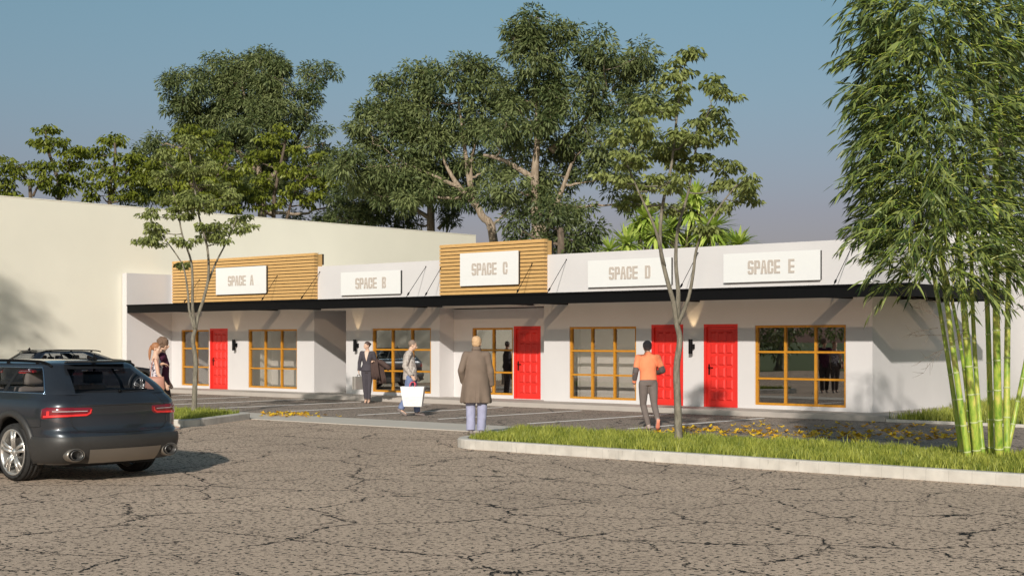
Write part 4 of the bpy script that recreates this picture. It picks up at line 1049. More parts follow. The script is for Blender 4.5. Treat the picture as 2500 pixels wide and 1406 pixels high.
def build_wheel(M, sd):
    """wheel root at the hub; axis Y, outer face towards sd"""
    w = empty('wheel', (0, 0, 0)); w.parent = M
    bm = bmesh.new(); R0, r0, hw = .352, .278, .128
    prof = [(r0, -hw*.80), (r0+.012, -hw*.95), (r0+.05, -hw*1.02), (R0-.035, -hw*.98), (R0-.010, -hw*.86), (R0-.002, -hw*.6)]
    for y in (-.062, 0, .062): prof += [(R0, y-.011), (R0-.011, y-.008), (R0-.011, y+.008), (R0, y+.011)]
    prof += [(R0-.002, hw*.6), (R0-.010, hw*.86), (R0-.035, hw*.98), (r0+.05, hw*1.02), (r0+.012, hw*.95), (r0, hw*.80)]
    lathe(bm, prof, 56); obj('tyre', bm, M_tyre, w, True)
    bm = bmesh.new(); y = sd*hw
    lathe(bm, [(r0+.004, -sd*hw*.9), (r0-.02, -sd*hw*.7), (r0-.03, 0), (r0-.028, y*.7), (r0-.012, y*.93), (r0+.006, y*.93), (r0+.004, y*.75)], 48)
    lathe(bm, [(.001, y*.86), (.03, y*.86), (.034, y*.80), (.07, y*.74), (.075, y*.5), (.0, y*.45)], 24)
    for k in range(5):
        for s in (-1, 1):
            a = 2*math.pi*k/5+.31; a0, a1 = a+s*.30, a+s*.155
            p0 = Vector((math.cos(a0)*.05, y*.70, math.sin(a0)*.05)); p1 = Vector((math.cos(a1)*(r0-.018), y*.82, math.sin(a1)*(r0-.018)))
            ring_tube(bm, [p0, p0.lerp(p1, .5)+Vector((0, y*.07, 0)), p1], [(.027, .016), (.021, .017), (.029, .015)], 8, lateral=Vector((-math.sin(a), 0, math.cos(a))))
    obj('rim', bm, M_rim, w, True)
    bm = bmesh.new(); lathe(bm, [(.06, y*.05), (.175, y*.05), (.175, y*.14), (.06, y*.14)], 32); obj('brake_disc', bm, M_disc, w)
    bm = bmesh.new(); lathe(bm, [(.001, -y*.2), (r0-.03, -y*.2)], 32); obj('rim_backing', bm, M_dark, w)
    return w
def boolean_cut(o, cutters):
    for c in cutters:
        me = bpy.data.meshes.new('cut'); bmesh.ops.recalc_face_normals(c, faces=c.faces); c.to_mesh(me); c.free(); k = bpy.data.objects.new('cut', me); col.objects.link(k)
        md = o.modifiers.new('b', 'BOOLEAN'); md.operation = 'DIFFERENCE'; md.object = k; md.solver = 'EXACT'
        m2 = evald(o); o.modifiers.clear(); o.data = m2; bpy.data.objects.remove(k)
WX = (1.40, -1.50); WZ = .352
def estate_car(label, loc, rz, paint):
    C = empty('estate_car', loc, rz, label, 'car', None)
    zs = [.22, .245, .27]+[.30+.028*i for i in range(19)]+[.832, .86, .89, .92, .95, .98, 1.01, 1.04, 1.07]
    bm, rings = shell(zs)
    ax_ = [(x, WZ+.02) for x in WX]; RC = .432
    for v in bm.verts:
        for cx, cz in ax_:
            d = math.hypot(v.co.x-cx, v.co.z-cz)
            if abs(d-RC) < .022 and abs(v.co.y) > .6: v.co.x = cx+(v.co.x-cx)*RC/d; v.co.z = cz+(v.co.z-cz)*RC/d
    kill = [f for f in bm.faces if any(math.hypot(f.calc_center_median().x-cx, f.calc_center_median().z-cz) < RC and abs(f.calc_center_median().y) > .6 for cx, cz in ax_)]
    # upper deck with the inward shelf (bonnet and window sill)
    top = rings[-1]; bm.faces.new(top)
    bmesh.ops.delete(bm, geom=kill, context='FACES_ONLY'); bmesh.ops.recalc_face_normals(bm, faces=bm.faces)
    body = obj('body', bm, paint, C)
    shade_auto(body, 28)
    # roof and pillars
    zg = [1.062, 1.08, 1.10, 1.13, 1.18, 1.24, 1.30, 1.345, 1.37, 1.39, 1.41, 1.43, 1.445, 1.455, 1.465]
    wins = [(0.0, .200, 1.08, 1.365), (.302, .455, 1.085, 1.375), (.47, .585, 1.085, 1.375), (.60, .72, 1.085, 1.375), (.80, 1.0, 1.10, 1.385)]
    us = sorted(set([round(u, 5) for u in US]+[w_[0] for w_ in wins]+[w_[1] for w_ in wins]))
    zg = sorted(set(zg+[1.08, 1.085, 1.375, 1.385, 1.365, 1.10]))
    bmr = bmesh.new(); glass = [bmesh.new() for _ in wins for _s in (0, 1)]
    for sdx in (0, 1):
        for i in range(len(zg)-1):
            for k in range(len(us)-1):
                um, zm = (us[k]+us[k+1])/2, (zg[i]+zg[i+1])/2
                q = [outline(us[k], zg[i], True), outline(us[k+1], zg[i], True), outline(us[k+1], zg[i+1], True), outline(us[k], zg[i+1], True)]
                if sdx: q = [mirror_y(p) for p in q]
                wi = next((j for j, w_ in enumerate(wins) if w_[0] < um < w_[1] and w_[2] < zm < w_[3]), None)
                if wi == 1 and um < .335+(zm-1.085)/.29*0.028-0.0: wi = 1
                tgt = bmr if wi is None else glass[wi*2+sdx]
                tgt.faces.new([tgt.verts.new(p) for p in (q if not sdx else reversed(q))])
    topz = zg[-1]; L = [outline(u, topz, True) for u in us]
    for k in range(len(us)-1):
        a, b_ = L[k], L[k+1]; a2, b2 = Vector((a.x, 0, 1.474)), Vector((b_.x, 0, 1.474))
        for mir in (0, 1):
            q = [a, b_, b2, a2] if not mir else [mirror_y(a2), mirror_y(b2), mirror_y(b_), mirror_y(a)]
            if (a-b_).length > 1e-6: bmr.faces.new([bmr.verts.new(p) for p in q])
    bmesh.ops.remove_doubles(bmr, verts=bmr.verts, dist=5e-4); bmesh.ops.dissolve_degenerate(bmr, edges=bmr.edges, dist=1e-4); bmesh.ops.recalc_face_normals(bmr, faces=bmr.faces)
    shade_auto(obj('roof', bmr, paint, C), 40)
    g0 = glass[0]; tmp = bpy.data.meshes.new('t'); glass[1].to_mesh(tmp); g0.from_mesh(tmp); glass[1].free(); bpy.data.meshes.remove(tmp)
    g8 = glass[8]; tmp = bpy.data.meshes.new('t'); glass[9].to_mesh(tmp); g8.from_mesh(tmp); glass[9].free(); bpy.data.meshes.remove(tmp)
    for j, nm in ((0, 'rear_window'), (2, 'side_window'), (3, 'side_window'), (4, 'side_window'), (5, 'side_window'), (6, 'side_window'), (7, 'side_window'), (8, 'windscreen')):
        bmesh.ops.remove_doubles(glass[j], verts=glass[j].verts, dist=5e-4); obj(nm, glass[j], M_carglass, C, True)
    # trim round the side glass
    for s in (0, 1):
        pts = [outline(.297+(.725-.297)*i/30, 1.078, True, .004) for i in range(31)]+[outline(.725, 1.078+(1.383-1.078)*i/6, True, .004) for i in range(1, 7)]+[outline(.725-(.725-.297)*i/30, 1.383, True, .004) for i in range(1, 31)]+[outline(.297, 1.383-(1.383-1.078)*i/8, True, .004) for i in range(1, 8)]
        pts.append(pts[0])
        if s: pts = [mirror_y(p) for p in pts]
        bm = bmesh.new(); ring_tube(bm, pts, .008, 6); obj('window_trim', bm, M_trim, C, True)
    # gaskets / black pillars between the side panes
    for s in (0, 1):
        for a, b_ in ((.455, .47), (.585, .60)):
            bm = bmesh.new(); patch(bm, lin(a, b_), lambda s_, t: 1.085+.29*t, 2, 4, .003, True, bool(s)); obj('pillar', bm, M_dark, C)
    # bumper, plastic and metal trims
    def umax(z):
        dz = z-WZ-.02; xt = WX[0]+(math.sqrt(max(0, .455**2-dz*dz)))
        lo, hi = .25, .6
        for _ in range(24):
            m_ = (lo+hi)/2
            if outline(m_, z).x > xt: lo = m_
            else: hi = m_
        return lo
    def off1(s, t): return .018*math.sin(math.pi*min(1, max(0, t*.9+.1)))**.5
    for nm, m, ua, zf, off, nz in (('rear_bumper', M_clad, (.0, None), lambda s, t: .26+(.56-.26)*t, off1, 12), ('skid_plate', M_silver, (.0, .158), lambda s, t: .285+(.425-.285)*t, lambda s, t: .056-.012*t, 4),
                                    ('front_bumper', M_clad, (.80, 1.0), lambda s, t: .26+.33*t, off1, 6)):
        bm = bmesh.new(); nu = 24
        ends = {}
        uf_ = lin(*ua) if ua[1] is not None else (lambda s, t: s*umax(zf(s, t)))
        for r_ in (False, True): patch(bm, uf_, zf, nu, nz, off, False, r_)
        bmesh.ops.remove_doubles(bm, verts=bm.verts, dist=1e-4)
        o = obj(nm, bm, m, C, True)
        if nm == 'rear_bumper':
            sol = o.modifiers.new('s', 'SOLIDIFY'); sol.thickness = .016; sol.offset = -1
            o.data = evald(o); o.modifiers.clear()
            shade_auto(o, 35)
    for s in (-1, 1):          # exhaust surround and pipe
        yy = s*.655; ex_ = min((outline(u_/400, .36) for u_ in range(60, 130)), key=lambda p: abs(p.y+.655)).x-2.385
        bm = bmesh.new(); M4 = Matrix.Translation((0, yy, .375)) @ Matrix.Rotation(-math.pi/2, 4, 'Z')
        el = lambda prof: [(r, a) for r, a in prof]
        lathe(bm, [(.105, 2.36), (.107, 2.432), (.098, 2.455), (.086, 2.458), (.082, 2.44)], 36, Matrix.Translation((ex_, yy, .352)) @ Matrix.Diagonal((1, 1.18, .80, 1)) @ Matrix.Rotation(-math.pi/2, 4, 'Z'))
        sr = obj('exhaust_surround', bm, M_silver, C, True)
        bm = bmesh.new(); lathe(bm, [(.068, 2.30), (.072, 2.466), (.068, 2.472), (.063, 2.466), (.060, 2.33)], 32, Matrix.Translation((ex_, yy, .352)) @ Matrix.Diagonal((1, 1.12, .86, 1)) @ Matrix.Rotation(-math.pi/2, 4, 'Z'))
        ep = obj('exhaust_pipe', bm, M_disc, C, True)
        bm = bmesh.new(); lathe(bm, [(.001, 2.37), (.095, 2.37)], 24, Matrix.Translation((ex_, yy, .352)) @ Matrix.Diagonal((1, 1.15, .8, 1)) @ Matrix.Rotation(-math.pi/2, 4, 'Z')); obj('exhaust_cavity', bm, M_dark, sr)
    # wheel arch cladding and sills
    for x in WX:
        for s in (-1, 1):
            bm = bmesh.new(); rings_ = []
            for k in range(25):
                a = R(-24+k*228/24); row = []
                for rr, dy in ((.418, -.05), (.420, .028), (.455, .030), (.492, .022), (.500, .0)):
                    X, Z = x+math.cos(a)*rr, WZ+.02+math.sin(a)*rr
                    Z = max(Z, .235); 
                    wy = -outline(.32+.46*0.5, max(.25, Z)).y; xx = X
                    wy = wy*(1-0.035*max(0, (xx-1.2)/1.2)**2-0.06*max(0, (-xx-1.3)/1.1)**2)
                    row.append(bm.verts.new((X, s*(wy+dy), Z)))
                rings_.append(row)
            for k in range(24):
                for j in range(4): bm.faces.new((rings_[k][j], rings_[k][j+1], rings_[k+1][j+1], rings_[k+1][j]))
            bmesh.ops.recalc_face_normals(bm, faces=bm.faces)
            obj('wheel_arch', bm, M_clad, C, True)
            bm = bmesh.new(); lr = [[bm.verts.new((x+math.cos(a)*rr_, s*yy_, WZ+.02+math.sin(a)*rr_)) for rr_, yy_ in ((.0, .62), (.434, .62), (.434, .90))] for a in [R(-22+k*224/24) for k in range(25)]]
            for k in range(24):
                for j in range(2): bm.faces.new((lr[k][j], lr[k][j+1], lr[k+1][j+1], lr[k+1][j]))
            obj('arch_liner', bm, M_dark, C)
    for s in (-1, 1):
        obj('sill', Box(WX[1]+.45, WX[0]-.45, s*.925-.02, s*.925+.02, .24, .40, bev=.012), M_clad, C)
    # lights
    for r_ in (False, True):
        bm = bmesh.new()
        # u: .130 inner tip on the tailgate, .300 outer tip on the flank; the outline is a slanted bar
        zlo = lambda s, t: (.800+.040*max(0, (.12-s)/.12)-.0) if False else ik(s, (0, .835), (.10, .800), (.72, .790), (1, .770))
        zhi = lambda s: ik(s, (0, .905), (.06, .915), (.9, .925), (1, .90))
        zf = lambda s, t: zlo(s, t)+(zhi(s)-zlo(s, t))*t
        patch(bm, lin(.128, .300), zf, 30, 5, lambda s, t: .012 if 0 < t < 1 and 0 < s < 1 else -.004, False, r_)
        tl = obj('taillight', bm, M_tail, C, True)
        bm = bmesh.new(); patch(bm, lin(.136, .288), lambda s, t: ik(s, (0, .842), (.10, .812), (.8, .803), (1, .795))+.024*t, 30, 1, .0155, False, r_)
        patch(bm, lambda s, t: .136+.006*s-.002*t, lambda s, t: .842+.05*t, 1, 3, .0155, False, r_); patch(bm, lambda s, t: .270+.008*s, lambda s, t: .80+.075*t, 1, 3, .0155, False, r_)
        obj('light_strip', bm, M_tailb, tl, True)
        bm = bmesh.new(); patch(bm, lin(.150, .262), lambda s, t: .868+.007*t, 24, 1, .0155, False, r_); obj('clear_strip', bm, M_clear, tl, True)
        bm = bmesh.new(); patch(bm, lin(.80, .875), lambda s, t: ik(s, (0, .78), (1, .70))+.09*t, 12, 4, .008, False, r_); obj('headlight', bm, M_clear, C, True)
    # panel gaps: tailgate outline, rear door, bumper joint
    def gapline(uz):
        for r_ in (False, True):
            pts = [outline(u, z, False, .0015) for u, z in uz]
            bm = bmesh.new(); ring_tube(bm, [mirror_y(p) for p in pts] if r_ else pts, .0035, 4); obj('panel_gap', bm, M_dark, C)
    gapline([(.172, 1.065), (.185, .98), (.196, .92), (.200, .86), (.205, .80), (.203, .70), (.190, .64), (.16, .612), (.10, .605), (.05, .603), (0, .602)])
    gapline([(.30, .77), (.302, .72), (.30, .69), (.32, .675), (.36, .672)])
    gapline([(.455, 1.06), (.452, .95), (.448, .85), (.440, .80)]); gapline([(.59, 1.06), (.59, .9), (.59, .7), (.59, .42)]); gapline([(.71, 1.0), (.715, .8), (.71, .6), (.70, .42)])
    bm = bmesh.new()
    for r_ in (False, True): patch(bm, lambda s, t: .0+.178*s, lambda s, t: .925+(.955-.925)*t, 20, 3, lambda s, t: .016*math.sin(math.pi*t)*(1-s**6), False, r_)
    obj('tailgate_edge', bm, paint, C, True)
    bm = bmesh.new()
    for r_ in (False, True): patch(bm, lambda s, t: .200*s, lambda s, t: 1.372+.055*t, 16, 3, lambda s, t: .085*(1-t)+.004+(.01 if 0 < t < 1 else 0), True, r_)
    bmesh.ops.remove_doubles(bm, verts=bm.verts, dist=1e-4)
    o = obj('roof_spoiler', bm, paint, C, True); md = o.modifiers.new('s', 'SOLIDIFY'); md.thickness = .02; md.offset = -1; o.data = evald(o); o.modifiers.clear(); shade_auto(o)
    # door handles
    for s in (-1, 1):
        for x in (.50, -.55):
            wy = .925; bm = bmesh.new(); ring_tube(bm, [(x+.09, s*wy, .865), (x+.08, s*(wy+.028), .865), (x-.09, s*(wy+.03), .865), (x-.10, s*wy, .865)], [.012, .014, .014, .012], 8); obj('door_handle', bm, M_chrome, C, True)
        bm = bmesh.new(); ball(bm, (-.98, s*1.02, 1.08), (.06, .10, .075), 14); ring_tube(bm, [(-.95, s*.86, 1.05), (-.97, s*.97, 1.06)], .02, 8); obj('wing_mirror', bm, paint, C, True)
    # roof rails
    for s in (-1, 1):
        pts = []; 
        for i in range(25):
            t = i/24; x = 1.72-t*2.0; lift = .038*min(1, math.sin(math.pi*t)**.35 if 0 < t < 1 else 0)
            zr = 1.425-(.03 if t < .08 else 0)*(1-t/.08); pts.append(Vector((x, s*(.588-.02*abs(t-.5)), 1.425+lift-.03*max(0, (.10-t)/.10)-.012*max(0, (t-.9)/.1))))
        bm = bmesh.new(); ring_tube(bm, pts, [(.013, .017)]*25, 8, lateral=(0, 1, 0))
        for t_ in (.16, .5, .84): x = 1.72-t_*2.0; box(bm, x-.03, x+.03, s*.58-.008, s*.58+.008, 1.41, 1.462)
        obj('roof_rail', bm, M_dark if False else M_black, C, True)
    bm = bmesh.new(); prism(bm, [(1.60, -.012), (1.78, -.008), (1.78, .008), (1.60, .012)], 1.47, 1.48)
    ring_tube(bm, [(1.76, 0, 1.47), (1.72, 0, 1.50), (1.74, 0, 1.545)], [(.012, .05), (.010, .03), (.006, .012)], 8, lateral=(0, 1, 0)); obj('antenna', bm, M_black, C, True)
    # rear wiper
    bm = bmesh.new(); pw = [outline(.02, 1.10, True, .02), outline(.02, 1.10, True, .045)]
    ring_tube(bm, [mirror_y(outline(u, z, True, .022)) for u, z in ((.0, 1.098), (.05, 1.104), (.10, 1.108), (.145, 1.112))], .009, 6)
    ball(bm, outline(0, 1.098, True, .018), .022, 8); obj('wiper', bm, M_black, C, True)
    # cabin
    obj('cabin_floor', Box(-1.05, 2.05, -.74, .74, 1.071, 1.078), M_cabin, C)
    for x, ms, mh in ((.98, M_seat, M_seat), (-.10, M_seat, M_seat)):
        for y in (-.40, .40) if x < 0 else (-.42, 0, .42):
            bm = bmesh.new(); box(bm, x-.07, x+.07, y-.21, y+.21, .9, 1.14, bev=.05); ring_tube(bm, [(x+.03, y, 1.1), (x+.05, y, 1.2)], .03, 8)
            st_ = obj('seat', bm, ms, C, True)
            bm = bmesh.new(); box(bm, x+.00, x+.11, y-.125, y+.125, 1.155, 1.31 if x < 0 or y else 1.27, bev=.045); obj('headrest', bm, M_seat if y < 0 or x < 0 else M_seatd, st_, True)
    bm = bmesh.new(); ring_tube(bm, [(-.62, -.38+.18*math.cos(a), 1.08+.18*math.sin(a)) for a in [k*math.pi/8 for k in range(-2, 11)]], .014, 6); obj('steering_wheel', bm, M_dark, C, True)
    for x in WX:
        for s in (-1, 1):
            w = build_wheel(C, s); w.location = (x, s*.80, WZ)
            if x == WX[1] and False: w.rotation_euler = (0, 0, R(10))
    obj('underbody', Box(-2.2, 2.15, -.58, .58, .19, .225), M_dark, C)
    return C
car1 = estate_car('dark slate estate car in the left foreground seen from behind, with alloy wheels', (-17.78, 10.24, 0), 0, M_paint); car1.scale = (1.035, 1.035, 1.02)
car2 = estate_car('dark blue estate car parked beyond the foreground car, mostly hidden by it', (-38.0, 23.9, 0), R(-90), M_paint2)
# ------------------------------------------------------------------ people
def skinm(n, c): return mat(n, c, 0.55, vary=0.04, scale=12, spec=0.35)
M_skin = skinm('fair_skin', (0.62, 0.40, 0.29, 1)); M_skin2 = skinm('warm_skin', (0.56, 0.34, 0.235, 1))
M_eye = mat('eye_dark', (0.03, 0.02, 0.015, 1), 0.3); M_lip = mat('lip', (0.45, 0.16, 0.13, 1), 0.5)
def cloth(n, c, v=0.10, s=8): return mat(n, c, 0.85, vary=v, scale=s, bump=0.3, bscale=45, spec=0.2)
V3 = Vector
def cap(bm, a, b_, ra, rb, n=12, k=5):
    a, b_ = V3(a), V3(b_); ring_tube(bm, [a.lerp(b_, i/k) for i in range(k+1)], [ra+(rb-ra)*i/k for i in range(k+1)], n)
    ball(bm, a, ra*.995, n); ball(bm, b_, rb*.995, n)
def chain(bm, pts, rads, n=12):
    for i in range(len(pts)-1): cap(bm, pts[i], pts[i+1], rads[i], rads[i+1], n)
def hand(bm, wrist, d, palm_n, curl=.6, s=1.0, thumb=1):
    """palm and five separate fingers; d = direction of the hand, palm_n = where the palm looks"""
    d = V3(d).normalized(); pn = V3(palm_n); pn = (pn-d*pn.dot(d)).normalized(); ac = d.cross(pn)*thumb
    w = V3(wrist); k = w+d*.085*s
    ring_tube(bm, [w-d*.02, w+d*.02*s, w+d*.05*s, k], [(.026*s, .020*s), (.033*s, .017*s), (.040*s, .015*s), (.040*s, .012*s)], 12, lateral=ac)
    for i, (o, ln) in enumerate(((.030, .070), (.010, .080), (-.011, .074), (-.031, .058))):
        p = k+ac*o*s-d*.012*s; dd = d.copy(); r = .0088*s; q = p
        for j in range(3):
            ang = curl*(.5+.35*j); dd = (dd*math.cos(ang)+pn*math.sin(ang)).normalized(); nx = q+dd*ln*s*(.45, .32, .23)[j]
            cap(bm, q, nx, r, r*.9, 8, 2); q = nx; r *= .9
    t0 = w+d*.025*s+ac*.03*s; t1 = t0+(d*.6+ac*.7+pn*.3).normalized()*.038*s; t2 = t1+(d*.85+ac*.1+pn*.5).normalized()*.034*s
    cap(bm, t0, t1, .0115*s, .010*s, 8, 2); cap(bm, t1, t2, .010*s, .008*s, 8, 2)
def head(bm, c, fw, up, s=1.0, male=True):
    """c: centre of the skull; fw: where the face looks"""
    fw = V3(fw).normalized(); up = V3(up); up = (up-fw*up.dot(fw)).normalized(); rt = fw.cross(up); c = V3(c)
    M3 = Matrix((rt, fw, up)).transposed()
    P = lambda x, y, z: c+rt*x*s+fw*y*s+up*z*s
    ball(bm, P(0, -.012, .030), (.074*s, .092*s, .082*s), 16, M3)
    ball(bm, P(0, .022, -.030), (.060*s, .066*s, .075*s), 14, M3)
    ball(bm, P(0, .038, -.078), ((.036 if male else .030)*s, .038*s, .030*s), 12, M3)
    ball(bm, P(0, .015, -.070), ((.050 if male else .044)*s, .055*s, .032*s), 12, M3)
    ring_tube(bm, [P(0, .084, .010), P(0, .100, -.020), P(0, .112, -.030), P(0, .090, -.040)], [.008*s, .012*s, .0135*s, .010*s], 8)
    ball(bm, P(0, .082, -.062), (.022*s, .014*s, .009*s), 8, M3)
    ball(bm, P(0, .078, .022), (.045*s, .014*s, .010*s), 8, M3)
    for sx in (-1, 1):
        ball(bm, P(sx*.074, -.008, -.012), (.010*s, .020*s, .032*s), 8, M3); ball(bm, P(sx*.038, .060, -.025), (.024*s, .020*s, .022*s), 8, M3)
    return P, M3
def face_bits(P, M3, s, body, lipc=M_lip):
    bm = bmesh.new()
    for sx in (-1, 1): ball(bm, P(sx*.031, .0815, .003), (.0125*s, .006*s, .0065*s), 8, M3)
    obj('eyes', bm, M_eye, body, True)
    bm = bmesh.new(); ball(bm, P(0, .094, -.0625), (.021*s, .006*s, .006*s), 8, M3); obj('lips', bm, lipc, body, True)
def person(label, loc, rz, J, skin, female=False, H=1.0, headdir=(0, 1, 0), headup=(0, 0, 1), hands=None, feet=True):
    root = empty('person', loc, rz, label, 'person'); bm = bmesh.new(); sh = J['sh']; k = .90 if female else 1.0
    pel, che, nk, hd = V3(J['pelvis']), V3(J['chest']), V3(J['neck']), V3(J['head'])
    mid = pel.lerp(che, .5)
    lat = (V3(J['shR'])-V3(J['shL'])).normalized(); lat2 = (V3(J['hipR'])-V3(J['hipL'])).normalized()
    ring_tube(bm, [pel-V3((0, 0, .09)), pel, mid, che, che.lerp(nk, .55), nk], [(.13*k, .09), (.165 if female else .158, .11), (.118 if female else .14, .09), (.155*k, .115), (.13*k, .085), (.06, .06)], 16, lateral=lat)
    chain(bm, [nk-V3((0, 0, .02)), nk.lerp(hd, .6)], [.058*k, .054*k])
    for s in 'LR':
        chain(bm, [che.lerp(nk, .55), J['sh'+s], J['el'+s], J['wr'+s]], [.06*k, .056*k, .040*k, .027*k])
        kn, an = V3(J['kn'+s]), V3(J['an'+s]); hp = V3(J['hip'+s]); ca = kn.lerp(an, .30)+V3(J.get('calf', (0, -.012, 0)))
        chain(bm, [hp, hp.lerp(kn, .5), kn, ca, an], [.090*k, .074*k, .052*k, .047*k, .033*k])
        ft = V3(J['ft'+s]); he = an+(an-ft).normalized()*.03+V3((0, 0, 0)); 
        chain(bm, [an-V3((0, 0, .02)), an.lerp(ft, .55)-V3((0, 0, .02)), ft], [.036, .034, .026])
        hh = (hands or {}).get(s, ((V3(J['wr'+s])-V3(J['el'+s])), (-1 if s == 'R' else 1, 0, 0), .45))
        hand(bm, J['wr'+s], hh[0], hh[1], hh[2], .95 if not female else .88, thumb=(hh[3] if len(hh) > 3 else 1))
    P, M3 = head(bm, hd, headdir, headup, 1.0 if not female else .95, not female)
    b_ = voxel('body', bm, .0085, skin, root, 3)
    face_bits(P, M3, 1.0, b_)
    return root, P, M3
def shoe(bm, an, ft, h=.035, w=.045, heel=0):
    an, ft = V3(an), V3(ft); d = (ft-an); d.z = d.z; d.normalize(); up = V3((0, 0, 1)); lat = d.cross(up).normalized(); dn = lat.cross(d).normalized()*-1
    dn = -lat.cross(d).normalized() if lat.cross(d).z > 0 else lat.cross(d).normalized()
    he = an-d*.045+dn*.045; to = ft+d*.055+dn*.012
    ring_tube(bm, [he, he.lerp(to, .12), he.lerp(to, .4)-dn*.006, he.lerp(to, .75), he.lerp(to, .94), to], [(.028, .030), (.036, .040), (.036, .040), (w, .032), (w*.8, .024), (.02, .012)], 14, lateral=lat)
    cap(bm, an-dn*.02, an+dn*.02, .042, .042)
def base_pose(sc=1.0, **kw):
    J = dict(pelvis=(0, 0, .95), chest=(0, 0, 1.30), neck=(0, -.005, 1.49), head=(0, .015, 1.635), shL=(-.185, -.01, 1.425), shR=(.185, -.01, 1.425), elL=(-.235, -.02, 1.13), elR=(.235, -.02, 1.13),
             wrL=(-.245, .03, .88), wrR=(.245, .03, .88), hipL=(-.09, 0, .90), hipR=(.09, 0, .90), knL=(-.095, .01, .49), knR=(.095, .01, .49), anL=(-.10, -.02, .085), anR=(.10, -.02, .085), ftL=(-.11, .12, .04), ftR=(.11, .12, .04), sh=.185)
    J.update(kw)
    return {k: (tuple(c*sc for c in v) if isinstance(v, tuple) else v) for k, v in J.items()}
def legs_garment(J, name, m, root, rad=(.112, .100, .078, .070, .062), cut=0.0, waist=1.05, size=.011, noise=.004):
    bm = bmesh.new(); pel = V3(J['pelvis'])
    ring_tube(bm, [pel+V3((0, 0, -.08)), pel, pel+V3((0, 0, (waist-.95)))], [(.155, .115), (.178, .128), (.150, .112)], 16, lateral=(V3(J['hipR'])-V3(J['hipL'])))
    for s in 'LR':
        hp, kn, an = V3(J['hip'+s]), V3(J['kn'+s]), V3(J['an'+s]); e = an.lerp(kn, cut); th = hp.lerp(kn, .5)
        for a, b_, ra, rb in ((hp, th, rad[0], rad[1]), (th, kn, rad[1], rad[2]), (kn, kn.lerp(e, .4), rad[2], rad[3])): cap(bm, a, b_, ra, rb)
        ring_tube(bm, [kn.lerp(e, .4), e], [rad[3], rad[4]], 14); ball(bm, kn.lerp(e, .4), rad[3], 12)
    return voxel(name, bm, size, m, root, 2, noise, 11)
def sleeve(bm, J, s, rs, cut=0.0):
    sh, el, wr = V3(J['sh'+s]), V3(J['el'+s]), V3(J['wr'+s]); che = V3(J['chest']).lerp(V3(J['neck']), .5)
    cap(bm, che, sh, rs[0]*1.25, rs[0]); cap(bm, sh, el, rs[0], rs[1]); e = wr.lerp(el, cut)
    ring_tube(bm, [el, e], [rs[1], rs[2]], 12); ball(bm, el, rs[1]*.99, 12)
def hairmass(bm, P, M3, s=1.0, back=.105, t=.012, low=-.06):
    ball(bm, P(0, -.022, .038), ((.074+t)*s, (.088+t)*s, (.082+t)*s), 16, M3)
    ball(bm, P(0, -.050, low+.03), ((.064+t)*s, (.052+t)*s, (.060+t)*s), 14, M3)
TF = TH
# --- woman in the dark suit, facing us, looking to our left
J = base_pose(.985, shL=(-.165, 0, 1.42), shR=(.165, 0, 1.42), elR=(.235, -.03, 1.15), wrR=(.235, .06, .92), elL=(-.235, -.04, 1.15), wrL=(-.215, .17, 1.19), anL=(-.045, 0, .10), anR=(.055, -.05, .11), knL=(-.06, .03, .50), knR=(.075, .0, .50), ftL=(-.05, .11, .03), ftR=(.055, .06, .03), hipL=(-.08, 0, .9), hipR=(.08, 0, .9), head=(.01, .02, 1.63))
pw = gnd(897, 984)
root, P, M3 = person('woman in a dark trouser suit looking aside by the SPACE B window', pw, TF+R(180-6), J, M_skin, True, headdir=(.75, .66, -.12), hands={'L': ((.25, .85, .1), (0, 0, -1), .9), 'R': ((0, 0.05, -1), (-1, 0, 0), .9)})
m = cloth('charcoal_suit', (0.066, 0.058, 0.068, 1), .08)
legs_garment(J, 'trousers', m, root, (.104, .088, .066, .060, .050), .05)
bm = bmesh.new(); ring_tube(bm, [(0, 0, .90), (0, 0, .98), (0, 0, 1.09), (0, .005, 1.27), (0, 0, 1.36), (0, -.005, 1.43)], [(.195, .145), (.180, .135), (.135, .112), (.165, .135), (.155, .11), (.09, .075)], 20, lateral=(1, 0, 0))
for s in 'LR': sleeve(bm, J, s, (.062, .052, .042))
jk = voxel('jacket', bm, .010, m, root, 2, .003, 14)
bm = bmesh.new(); 
vs = [bm.verts.new(v) for v in ((-.060, .108, 1.435), (.060, .108, 1.435), (.035, .150, 1.30), (.0, .150, 1.17), (-.035, .150, 1.30))]; bm.faces.new(vs)
r_ = bmesh.ops.extrude_face_region(bm, geom=bm.faces[:]); bmesh.ops.translate(bm, vec=(0, -.07, 0), verts=[v for v in r_['geom'] if isinstance(v, bmesh.types.BMVert)])
obj('blouse', bm, mat('blouse_cream', (.62, .47, .38, 1), .8), jk)
bm = bmesh.new(); hairmass(bm, P, M3, .95, t=.007, low=-.02); ball(bm, P(0, -.115, .03), .036, 12); voxel('hair', bm, .009, mat('dark_hair', (.075, .042, .034, 1), .55, vary=.2, scale=60), root, 2, .004, 40)
SH_ = mat('tan_shoe', (.16, .105, .085, 1), .5)
for s_ in 'LR':
    bm = bmesh.new(); shoe(bm, J['an'+s_], J['ft'+s_], w=.038); voxel('shoe', bm, .007, SH_, root, 2)
